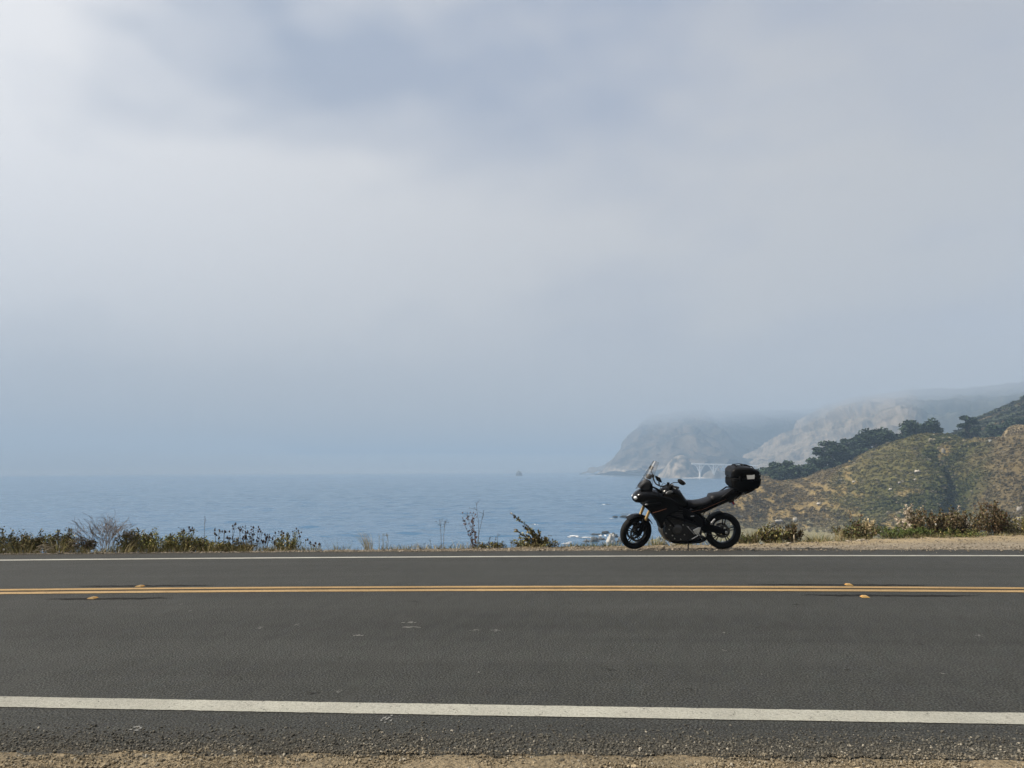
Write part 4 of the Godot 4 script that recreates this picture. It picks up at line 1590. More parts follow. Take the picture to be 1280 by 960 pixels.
func make_plants() -> void:
	mats.plant = vmat(0.85)
	mats.plant.backlight_enabled = true
	mats.plant.backlight = Color(0.25, 0.25, 0.2)
	var dk := [Color(0.075, 0.078, 0.026), Color(0.12, 0.105, 0.038), Color(0.14, 0.10, 0.048), Color(0.045, 0.046, 0.020), Color(0.19, 0.16, 0.07)]
	var ol := [Color(0.155, 0.155, 0.044), Color(0.11, 0.12, 0.034), Color(0.22, 0.20, 0.062), Color(0.065, 0.07, 0.024), Color(0.30, 0.25, 0.10)]
	var br := [Color(0.085, 0.058, 0.030), Color(0.13, 0.098, 0.052), Color(0.045, 0.034, 0.018), Color(0.078, 0.076, 0.030), Color(0.10, 0.085, 0.042)]
	var gn := [Color(0.055, 0.085, 0.018), Color(0.085, 0.115, 0.028), Color(0.045, 0.06, 0.018), Color(0.12, 0.13, 0.045)]
	var dry := [Color(0.42, 0.35, 0.20), Color(0.30, 0.25, 0.13), Color(0.24, 0.23, 0.09), Color(0.52, 0.44, 0.28)]
	var gb := "bushes along the cliff edge"
	var gg := "grass tufts along the cliff edge"
	var gw := "dry weeds along the cliff edge"
	bush("low_bush", "dark low bush at the left edge of the view", gb, -14, 60, 27, dk, 701, 0.3)
	bush("low_bush", "dark low bush with a white flower, second from the left edge", gb, 22, 46, 24, dk, 702, 0.25)
	bush("low_bush", "olive bush behind the pale bent reeds", gb, 58, 46, 29, ol + br, 703, 0.35)
	bush("low_bush", "brownish bush at the foot of the bare twigs, on their left", gb, 84, 34, 22, br, 704, 0.3, 1000)
	bush("low_bush", "dark pointed bush right of the bare twiggy shrub", gb, 158, 40, 28, dk, 705, 0.3)
	bush("low_bush", "yellow-green bush between the dark pointed bush and the upright spike", gb, 192, 46, 24, ol, 706, 0.2)
	bush("low_bush", "leafy olive bush round the upright dark spike", gb, 228, 40, 23, ol + dk, 707, 0.22)
	bush("low_bush", "low olive bush under the single tall thin stalk", gb, 258, 36, 15, ol, 708, 0.2, 1100)
	bush("low_bush", "low dark bush at the foot of the seed-head stalks", gb, 290, 50, 12, dk + br, 709, 0.2, 1200)
	bush("low_bush", "yellow-green bushy weed right of the seed-head stalks", gb, 357, 28, 21, ol + dry.slice(0, 1), 710, 0.15, 700)
	for q in [[-10, 60, 13, 0], [30, 50, 12, 1], [72, 44, 14, 2], [112, 60, 8, 3], [150, 44, 13, 4], [186, 46, 12, 5], [222, 50, 12, 6], [262, 50, 10, 7], [300, 44, 9, 8], [345, 50, 8, 9], [388, 46, 7, 10]]:
		tuft("grass_tuft", ["straw and green grass at the left edge of the view", "straw and green grass at the foot of the second dark bush from the left", "straw and green grass under the pale bent reeds", "straw and green grass at the foot of the bare twiggy shrub", "straw and green grass in front of the dark pointed bush", "straw and green grass in front of the yellow-green bush left of the upright spike", "straw and green grass below the upright dark spike", "straw and green grass below the single tall thin stalk", "straw and green grass below the tallest seed-head stalks", "straw and green grass in front of the bushy weed right of the seed-head stalks", "straw and green grass below the last dark-headed stalks"][q[3]], "grass tangled through the bushes on the left", q[0], q[1], q[2] * 1.55, ol + dry + dry.slice(0, 2), 860 + q[3], 0.02, 150, rng.randf_range(-0.2, 0.2), 0.0035)
	# white flower
	var fl := MB.new()
	fl.col = Color(0.8, 0.78, 0.75)
	rng.seed = 3
	for k in 6:
		leaf(fl, Vector3.ZERO, Vector3(cos(k), sin(k), 0.6).normalized(), 0.022, 0.5)
	var fo := put("flower", fl, mats.plant)
	fo.position = at(5, 686.5, -on_crest(5, 0.0).z - 0.02)
	tag(fo, "small white flower in the dark bush at far left", "flower")

	# bent pale reeds
	rng.seed = 711
	var rp := on_crest(68, -0.02)
	var reeds := base("dry_reeds", rp, "pale bent dry reeds lying over the olive bush", "reeds")
	for k in 11:
		var mb := MB.new()
		mb.col = Color(0.50, 0.42, 0.30) * rng.randf_range(0.8, 1.1)
		var x0 := rng.randf_range(-0.04, 0.22)
		var l := rng.randf_range(0.14, 0.34)
		var hgt := rng.randf_range(0.06, 0.17)
		mb.tube([Vector3(x0, -0.02, 0.02), Vector3(x0 - 0.35 * l, hgt, rng.randf_range(-0.02, 0.06)), Vector3(x0 - 0.7 * l, hgt * 1.15, 0.05), Vector3(x0 - l, hgt * 0.95, 0.06)], 0.006, 0.003, 5)
		put("reed", mb, mats.plant, reeds)

	# bare twiggy shrub
	rng.seed = 715
	var tp := on_crest(124, 0.2)
	var tw := base("bare_shrub", tp, "leafless grey twiggy shrub standing against the sea", "shrub")
	for k in 21:
		var mb := MB.new()
		mb.col = Color(0.21, 0.175, 0.155) * rng.randf_range(0.75, 1.25)
		var a := lerpf(-1.05, 1.0, (k + rng.randf_range(-0.3, 0.3)) / 20.0)
		twig(mb, Vector3(0.06 * a, -0.03, rng.randf_range(-0.1, 0.1)), Vector3(sin(a), cos(a), rng.randf_range(-0.3, 0.3)).normalized(), 0.33 * (1.0 - 0.10 * absf(a)) * rng.randf_range(0.75, 1.1), 0.0056, 3)
		put("branch", mb, mats.plant, tw)

	var sc := Color(0.10, 0.085, 0.06)
	var hc := Color(0.045, 0.032, 0.028)
	stalks("dry_weed", "upright dark spike of dry flowers over the olive bush", gw, 226, 3, 33, 3, sc, hc, 720, 0.15, 0.016, 4, 0.0, 20)
	stalks("dry_weed", "leaning dark stalks left of the upright spike", gw, 212, 14, 31, 4, sc, hc, 721, 0.15, 0.010, 2, -0.25)
	stalks("dry_weed", "single tall thin stalk rising above its bush", gw, 251, 2, 47, 1, sc, hc, 722, 0.15, 0.005, 1)
	stalks("dry_weed", "dark seed-head stalks, leftmost clump", gw, 276, 26, 34, 10, sc, hc, 723, 0.12)
	stalks("dry_weed", "dark seed-head stalks, tallest clump", gw, 298, 26, 38, 12, sc, hc, 724, 0.12)
	stalks("dry_weed", "dark seed-head stalks, dense middle clump", gw, 318, 24, 32, 13, sc, hc, 725, 0.12)
	stalks("dry_weed", "dark seed-head stalks, rightmost dense clump", gw, 336, 22, 27, 12, sc, hc, 726, 0.12)
	stalks("dry_weed", "drooping pale green stalks with dark heads", gw, 364, 20, 28, 8, Color(0.2, 0.2, 0.09), hc, 727, 0.1, 0.014)
	stalks("dry_weed", "last dark-headed stalks before the open edge", gw, 388, 16, 17, 5, Color(0.2, 0.2, 0.09), hc, 728, 0.1, 0.015)
	tuft("grass_tuft", "pale dry straw at the foot of the seed-head stalks", gg, 322, 60, 9, dry, 729, 0.05, 90)

	tuft("grass_tuft", "thin dark grass left of the leaning straw tuft", gg, 424, 46, 18, [sc, dry[2]], 730, 0.1, 34, -0.1, 0.0022)
	tuft("grass_tuft", "straw tuft with stems leaning left, alone on the open edge", gg, 459, 22, 26, dry, 731, 0.1, 60, -0.42, 0.003)
	stalks("dry_weed", "fine bare stalks just right of the leaning straw tuft", gw, 477, 12, 23, 6, Color(0.22, 0.2, 0.13), hc, 732, 0.1, 0.0, 3)
	tuft("grass_tuft", "short sparse grass right of the straw tuft", gg, 505, 34, 8, ol + dry, 733, 0.05, 36, 0.0, 0.003)
	stalks("dry_weed", "short pair of thin stalks left of the forked weed", gw, 535, 10, 14, 3, sc, hc, 734, 0.1, 0.005, 2, -0.2)
	stalks("dry_weed", "thin forked weed with small heads on the open edge", gw, 552, 3, 38, 2, sc, hc, 735, 0.1, 0.008, 5)
	tuft("grass_tuft", "low green sprigs left of the reddish dry weed", gg, 570, 30, 7, gn, 736, 0.05, 40)
	stalks("dry_weed", "tall reddish-brown dry weed with curled leaves", gw, 592, 7, 46, 5, Color(0.15, 0.11, 0.08), Color(0.12, 0.06, 0.038), 737, 0.1, 0.011, 3, -0.12, 30)
	stalks("dry_weed", "bare thin stalks branching right of the reddish weed", gw, 598, 8, 58, 2, sc, hc, 738, 0.15, 0.006, 4, 0.02)
	stalks("dry_weed", "short dark twigs between the reddish weed and the leaning plant", gw, 612, 22, 22, 4, sc, hc, 739, 0.1, 0.006, 3, 0.25)
	bush("low_bush", "flat dark creeping growth right of the reddish weed", gb, 612, 34, 7, br + ol, 740, 0.1, 500)
	# leaning leafy plant
	rng.seed = 741
	var lp := on_crest(678, 0.1)
	var lt := base("leaning_plant", lp, "leafy olive plant with thick stems leaning far to the left", "plant")
	var k13 := -lp.z / FOCAL
	for q in [[-38, 42, 1.0], [-33, 22, 0.8], [-22, 26, 0.9], [-14, 22, 0.9], [-27, 12, 0.7], [-8, 15, 0.8], [4, 12, 0.8], [-18, 15, 0.8], [-4, 20, 0.8]]:
		var mb := MB.new()
		var tip := Vector3(q[0] * k13, q[1] * k13, rng.randf_range(-0.12, 0.12))
		mb.col = Color(0.16, 0.12, 0.08)
		var b0 := Vector3(rng.randf_range(-0.16, 0.14), -0.03, rng.randf_range(-0.08, 0.08))
		var mid := b0.lerp(tip, 0.5) + Vector3(0.03, 0.03, 0)
		mb.tube([b0, mid, tip], 0.008, 0.004, 5)
		for j in int(95 * q[2]):
			var f := 0.12 + 0.88 * rng.randf()
			var c := b0.lerp(mid, f * 2.0) if f < 0.5 else mid.lerp(tip, f * 2.0 - 1.0)
			mb.col = ([Color(0.17, 0.16, 0.055), Color(0.26, 0.19, 0.10), Color(0.10, 0.085, 0.035), Color(0.34, 0.28, 0.13)][rng.randi() % 4] as Color) * rng.randf_range(0.6, 1.3)
			leaf(mb, c, (Vector3(rng.randfn(), rng.randfn(), rng.randfn()) + (tip - b0).normalized() * 1.2).normalized(), rng.randf_range(0.035, 0.07), 0.3)
		if q[1] > 40 or q[0] == -33:
			mb.col = Color(0.75, 0.73, 0.70)
			for j in 9:
				leaf(mb, tip, Vector3(rng.randfn(), rng.randfn() + 0.5, rng.randfn()).normalized(), 0.03, 0.5)
		put("stem", mb, mats.plant, lt)
	bush("low_bush", "low green growth at the foot of the leaning plant", gb, 668, 46, 11, ol + br, 742, 0.12, 900)
	tuft("grass_tuft", "short dark blades right of the leaning plant", gg, 692, 22, 10, [sc, br[0]], 743, 0.1, 40)
	var spots := [[720, "short yellow-green grass left of the white-stained boulder", 30, 7], [741, "short yellow-green grass in front of the pointed sea rock", 30, 8], [764, "short yellow-green grass beside the front tyre", 30, 8], [795, "short grass behind the front wheel", 30, 9]]
	for j in spots.size():
		tuft("grass_tuft", spots[j][1], gg, spots[j][0], spots[j][2], spots[j][3], gn + [dry[2], dry[1]], 750 + j, 0.06, 110, 0.0, 0.004)
	tuft("grass_tuft", "straw and green grass between the motorcycle's wheels, left half", gg, 822, 34, 14, gn + dry, 755, 0.2, 100, 0.1)
	tuft("grass_tuft", "straw and green grass between the motorcycle's wheels, right half", gg, 856, 44, 15, gn + dry, 756, 0.2, 120, -0.1)
	tuft("grass_tuft", "dry grass behind the rear wheel", gg, 902, 40, 12, gn + dry, 757, 0.3, 100)
	bush("low_bush", "brown-green bush just right of the rear wheel", gb, 931, 22, 13, br + gn, 760, 0.2, 700)
	tuft("grass_tuft", "rust-brown tuft, nearest the rear wheel", gg, 947, 22, 18, br + ol, 761, 0.2, 150, 0.0, 0.005)
	bush("low_bush", "spiky rust-brown bush, second tuft right of the rear wheel", gb, 971, 30, 20, br + ol, 762, 0.2, 900, 0.045, 0.6)
	bush("low_bush", "taller rust-brown bush beside a pale cut stem", gb, 995, 22, 21, br, 763, 0.2, 800, 0.045, 0.6)
	var cut := MB.new()
	cut.col = Color(0.5, 0.43, 0.31)
	cut.tube([Vector3(0, -0.05, 0), Vector3(0.005, 0.18, 0)], 0.016, 0.014, 7)
	var co := put("dead_stem", cut, mats.plant)
	co.position = on_crest(993, 0.0)
	tag(co, "pale cut dead stem in front of the taller rust-brown bush", "stem")
	tuft("grass_tuft", "green grass between the rust-brown bush and the spiked bush", gg, 1028, 44, 11, gn + dry, 764, 0.2, 190)
	tuft("grass_tuft", "pale dead grass left of the spiked bush", gg, 1056, 22, 15, dry, 765, 0.2, 90)
	bush("low_bush", "dark green bush with one upright brown spike", gb, 1082, 46, 20, gn + dk + br, 766, 0.3, 1500, 0.04, 0.4)
	stalks("dry_weed", "upright brown spike in the dark green bush", gw, 1081, 3, 33, 3, sc, Color(0.09, 0.05, 0.03), 767, 0.25, 0.012, 3, 0.0, 30)
	bush("low_bush", "low fresh green bush with white flowers above it", gb, 1128, 44, 15, gn, 768, 0.3, 1500)
	bush("low_bush", "low fresh green bush joining the brown brush", gb, 1156, 36, 13, gn, 769, 0.3, 1300)
	bush("brush", "brown dry brush, left part, in front of a pale dead bush", gb, 1185, 50, 34, br + [Color(0.17, 0.12, 0.07)], 770, 0.5, 1600, 0.05, 0.7)
	bush("brush", "brown dry brush, middle part, with drooping arms", gb, 1222, 44, 30, br, 771, 0.45, 1500, 0.05, 0.7)
	bush("low_bush", "green growth under the brown dry brush", gb, 1200, 60, 11, gn + ol, 772, 0.15, 1400)
	bush("brush", "reddish upright brush near the right edge", gb, 1262, 40, 36, br + [Color(0.125, 0.075, 0.042)], 773, 0.45, 1500, 0.05, 0.9)
	stalks("dry_weed", "reddish spikes standing above the brush near the right edge", gw, 1260, 24, 45, 8, Color(0.12, 0.07, 0.045), Color(0.11, 0.06, 0.04), 774, 0.45, 0.01, 3, -0.25, 20)
	bush("low_bush", "olive bush in the right corner of the verge", gb, 1292, 50, 24, ol + br, 775, 0.3, 1400)
	bush("pale_bush", "pale dead bush behind the left part of the brown brush", gb, 1172, 34, 36, [Color(0.40, 0.34, 0.26), Color(0.30, 0.25, 0.19), Color(0.48, 0.42, 0.33)], 776, 1.0, 1300, 0.04)
	bush("pale_bush", "pale dead bush behind the middle of the brown brush", gb, 1232, 26, 30, [Color(0.38, 0.32, 0.25), Color(0.29, 0.24, 0.19), Color(0.45, 0.38, 0.3)], 777, 1.0, 900, 0.04)
	bush("pale_bush", "pale yellow dead bush right of the spiked bush", gb, 1114, 16, 24, [Color(0.44, 0.36, 0.22), Color(0.34, 0.28, 0.17)], 778, 0.9, 600, 0.04)
	for j in 14:
		tuft("grass_tuft", ["thin straw grass touching the bush right of the rear wheel", "thin straw grass below the rust-brown tuft nearest the rear wheel", "thin straw grass in front of the pale cut stem", "thin straw grass just right of the pale cut stem", "thin straw grass left of the green grass on the verge", "thin straw grass right of the green grass on the verge", "thin straw grass in front of the spiked bush", "thin straw grass below the pale yellow dead bush", "thin straw grass in front of the low fresh green bush", "thin straw grass where the green bush meets the brown brush", "thin straw grass in front of the left part of the brown brush", "thin straw grass in front of the middle of the brown brush", "thin straw grass left of the reddish upright brush", "thin straw grass in front of the reddish upright brush"][j], "straw grass on the sandy verge", 940 + j * 26 + (j * 37) % 11, 28, 4.5 + (j * 7) % 4, dry + gn.slice(0, 1), 800 + j, 0.02, 55, 0.0, 0.004)
	# white flowers
	for q in [[1137, 656.5, "white flower above the low fresh green bush"], [1169, 655.5, "white flower in front of the brown dry brush"], [1088, 666, "white flower low in the spiked bush"]]:
		var f := MB.new()
		f.col = Color(0.82, 0.79, 0.74)
		for j in 7:
			leaf(f, Vector3.ZERO, Vector3(cos(j), sin(j), 0.6).normalized(), 0.028, 0.5)
		var o := put("flower", f, mats.plant)
		o.position = at(q[0], q[1], -on_crest(q[0], 0.05).z)
		tag(o, q[2], "flower")
	# pale stones lying on the sandy verge
	for q in [[1072, 669.5, 9, 3, "pale flat stone left of the white flower in the spiked bush"], [1057, 671.5, 6, 2.4, "small pale stone at the foot of the dead grass"], [983, 676, 5, 3, "pale stick-like stone below the spiky rust-brown bush"], [886, 683.5, 4, 2, "small pale stone behind the rear wheel"]]:
		var mb := MB.new()
		mb.col = Color(0.55, 0.48, 0.37)
		var c := on_crest(q[0], -0.12)
		var k := -c.z / FOCAL
		mb.rock(Vector3.ZERO, Vector3(q[2] * k * 0.5, q[3] * k * 0.5, q[3] * k), fnB, 0.7, 8, 5)
		var o := put("stone", mb, mats.rock)
		o.position = c + Vector3(0, 0.03, 0)
		tag(o, q[4], "stone", "stones on the verge")


# ---------------------------------------------------------------- small things far off and on the road
func make_small() -> void:
	# raised road markers
	for q in [[175, 733.2, "pale raised marker on the far side of the yellow lines, left", 0.85], [116, 747.2, "pale raised marker on the near side of the yellow lines, left", 0.85], [1061, 731.2, "raised yellow marker on the far side of the yellow lines, right", 1.0], [1081, 745.6, "bright amber raised marker on the near side of the yellow lines, right", 1.2]]:
		var c := hit(q[0], q[1], 0.13)
		c.y = road_y(c.x, c.z)
		var t := base("road_marker", Vector3(c.x, c.y + 0.002, c.z), q[2], "road marker", "raised markers beside the yellow lines")
		t.scale = Vector3.ONE * 0.78
		t.rotation.y = -0.12
		var b := MB.new()
		b.col = Color(0.42, 0.27, 0.095) * q[3]
		var bot := [Vector3(-0.05, 0, 0.05), Vector3(0.05, 0, 0.05), Vector3(0.05, 0, -0.05), Vector3(-0.05, 0, -0.05)]
		var top := [Vector3(-0.024, 0.018, 0.042), Vector3(0.024, 0.018, 0.042), Vector3(0.024, 0.018, -0.042), Vector3(-0.024, 0.018, -0.042)]
		for k in 4:
			b.quad(bot[k], top[k], top[(k + 1) % 4], bot[(k + 1) % 4])
		b.quad(top[0], top[3], top[2], top[1])
		put("marker_body", b, vmat(0.5), t)
		for s in [-1.0, 1.0]:
			var l := MB.new()
			l.col = Color(0.55, 0.28, 0.05)
			var o := Vector3(s * 0.0022, 0.0014, 0)
			var a0 := Vector3(s * 0.050, 0.003, 0.036) + o
			var a1 := Vector3(s * 0.028, 0.0158, 0.034) + o
			var a2 := Vector3(s * 0.028, 0.0158, -0.034) + o
			var a3 := Vector3(s * 0.050, 0.003, -0.036) + o
			l.quad(a0, a1, a2, a3)
			put("reflector_or_glint", l, vmat(0.2), t)
	# marker posts by the road over the slope
	for q in [[1238, 557, 6, "white marker post at the road over the slope, left one"], [1260, 556, 7, "white marker post at the road over the slope, right one"]]:
		var c := at(q[0], q[1], 300)
		var k := 300.0 / FOCAL
		var t := base("marker_post", c + Vector3(0, -0.4, 0), q[3], "post", "marker posts on the slope road")
		var p := MB.new()
		p.col = Color(0.62, 0.62, 0.58)
		p.plate(PackedVector2Array([Vector2(-0.35, 0), Vector2(0.35, 0), Vector2(0.35, q[2] * k), Vector2(-0.35, q[2] * k)]), -0.08, 0.08, 0.03)
		put("post", p, vmat(0.7), t)
		var h := MB.new()
		h.col = Color(0.7, 0.7, 0.66)
		h.plate(PackedVector2Array([Vector2(-0.5, q[2] * k), Vector2(0.5, q[2] * k), Vector2(0.5, q[2] * k + 0.8), Vector2(-0.5, q[2] * k + 0.8)]), -0.1, 0.1, 0.03)
		put("post_head", h, vmat(0.7), t)
	# pale boulders and the like on the slope
	for q in [[1146, 588.5, 7, 4, "white boulder pair on the green slope below the round cypress", 1.0], [1143, 600, 3, 3, "small white rock below the white boulder pair", 0.8], [1126, 605, 4, 3, "tan rock on the bare patch of the green slope", 0.6], [1111, 612, 4, 3, "pale rock left of the bare patch on the green slope", 0.8], [1021, 630, 6, 3, "white slab standing on the brown slope", 1.0], [1069, 602, 4, 3, "pale rock below the gap in the cypress row", 0.75], [994, 651, 5, 6, "pale broken rock low on the brown slope", 0.8], [975, 651, 9, 3, "pale rock ledge low on the brown slope", 0.65], [1274, 637, 7, 7, "tan rock above the verge at the right edge", 0.6], [1274, 650, 9, 6, "tan boulder just above the brush at the right edge", 0.6], [1178, 566, 4, 9, "tan outcrop under the crest of the slope", 0.5]]:
		var best := Vector3.ZERO
		var bd := 1e9
		# where that line of sight meets the slope
		for r in range(6, slope_rows.size() - 20):
			for j in range(0, slope_rows[r].size(), 2):
				var p: Vector3 = slope_rows[r][j]
				var w := at(q[0], q[1], -p.z)
				var d := w.distance_squared_to(p)
				if d < bd - 0.01:
					bd = d
					best = p
		var mb := MB.new()
		mb.col = Color(0.72, 0.66, 0.55) * q[5]
		var k := -best.z / FOCAL
		mb.rock(Vector3.ZERO, Vector3(q[2] * k * 0.5, q[3] * k * 0.5, q[2] * k * 0.4), fnB, 0.9, 9, 6, 0.9)
		var o := put("slope_rock", mb, mats.rock)
		o.position = best + Vector3(0, 0.2 * q[3] * k, 0.3)
		tag(o, q[4], "rock", "pale rocks on the slope")
	# tan grass bank beside the upper road
	rng.seed = 888
	var bp := at(1275, 552, 318)
	var t2 := base("grass_bank", bp, "tan grassy bank at the right edge beneath the upper hill", "bank")
	var g := MB.new()
	g.col = Color(0.30, 0.24, 0.14)
	g.rock(Vector3.ZERO, Vector3(6.5, 6.5, 5), fnA, 0.4, 18, 10)
	for j in 2600:
		var d := Vector3(rng.randfn(), absf(rng.randfn()), rng.randfn()).normalized()
		var p := d * Vector3(6.4, 6.4, 5.0)
		g.col = Color(0.38, 0.30, 0.17) * rng.randf_range(0.5, 1.25)
		leaf(g, p, (d + Vector3(rng.randfn(), rng.randfn() + 0.5, rng.randfn()) * 0.4).normalized(), rng.randf_range(0.5, 1.1), 0.3)
	put("dry_grass", g, mats.plant, t2)


# ---------------------------------------------------------------- motorcycle
# side view measures: x back from the front, y down, in 1/389 m; the origin is where the rear tyre stands
func sv(x: float, y: float) -> Vector2:
	return Vector2((x - 872.0) / 389.0, (718.0 - y) / 389.0)


func s3(x: float, y: float, z := 0.0) -> Vector3:
	var p := sv(x, y)
	return Vector3(p.x, p.y, z)


func svp(a: Array) -> PackedVector2Array:
	var o := PackedVector2Array()
	for k in range(0, a.size(), 2):
		o.append(sv(a[k], a[k + 1]))
	return o


func smooth_poly(p: PackedVector2Array, times := 1) -> PackedVector2Array:
	for t in times:
		var o := PackedVector2Array()
		for k in p.size():
			var b := p[(k + 1) % p.size()]
			o.append(p[k].lerp(b, 0.25))
			o.append(p[k].lerp(b, 0.75))
		p = o
	return p


# one plate of smoothed outline
func slab(called: String, parent: Node, m: Material, outline: Array, z0: float, z1: float, bevel := 0.012, soft := 1) -> MeshInstance3D:
	var mb := MB.new()
	mb.plate(smooth_poly(svp(outline), soft), z0, z1, bevel)
	return put(called, mb, m, parent)


func rod(called: String, parent: Node, m: Material, pts: Array, r0: float, r1 := -1.0, seg := 10) -> MeshInstance3D:
	var mb := MB.new()
	mb.tube(pts, r0, r1, seg)
	return put(called, mb, m, parent)


func wheel(bike: Node, called: String, c: Vector3, R: float, half: float, rim_r: float, disc_r: float, disc_z: Array, rim_m: Material, spokes: int) -> MeshInstance3D:
	# the rim is the part; tyre, spokes, hub and discs are its pieces
	var rim := MB.new()
	var w := half * 0.72
	rim.lathe([[rim_r + 0.012, w], [rim_r + 0.002, w], [rim_r - 0.018, w - 0.012], [rim_r - 0.024, 0.0], [rim_r - 0.018, -w + 0.012], [rim_r + 0.002, -w], [rim_r + 0.012, -w]], Vector3.ZERO, 48)
	var o := put(called, rim, rim_m, bike)
	o.position = c
	var ty := MB.new()
	var prof := []
	for k in 21:
		var a := PI * k / 20.0
		var rr := rim_r + (R - rim_r) * pow(sin(a), 0.62)
		prof.append([rr, half * cos(a) * (1.0 if sin(a) > 0.3 else 0.72 + 0.28 * sin(a) / 0.3)])
	ty.lathe(prof, Vector3.ZERO, 64, false)
	put("tyre", ty, mats.rubber, o)
	var hub := MB.new()
	hub.lathe([[0.0, 0.06], [0.028, 0.06], [0.034, 0.05], [0.05, 0.03], [0.05, -0.03], [0.034, -0.05], [0.0, -0.06]], Vector3.ZERO, 24)
	put("hub", hub, mats.satin, o)
	for k in spokes:
		var sp := MB.new()
		var a := TAU * k / spokes + 0.2
		for s in [-0.085, 0.085]:
			var d0 := Vector3(cos(a + s * 2.0), sin(a + s * 2.0), 0)
			var d1 := Vector3(cos(a + s * 1.5), sin(a + s * 1.5), 0)
			sp.tube([d0 * 0.042, d1 * (rim_r - 0.012)], 0.0095, 0.0085, 6, false)
		put("spoke", sp, mats.satin, o)
	for z in disc_z:
		var di := MB.new()
		di.lathe([[disc_r, z + 0.0025], [disc_r, z - 0.0025], [disc_r - 0.036, z - 0.0025], [disc_r - 0.036, z + 0.0025], [disc_r, z + 0.0025]], Vector3.ZERO, 48)
		for k in 8:
			var a := TAU * k / 8.0
			di.tube([Vector3(cos(a) * 0.05, sin(a) * 0.05, z), Vector3(cos(a + 0.25) * (disc_r - 0.034), sin(a + 0.25) * (disc_r - 0.034), z)], 0.006, 0.005, 5, false)
		put("brake_disc", di, mats.disc, o)
	return o


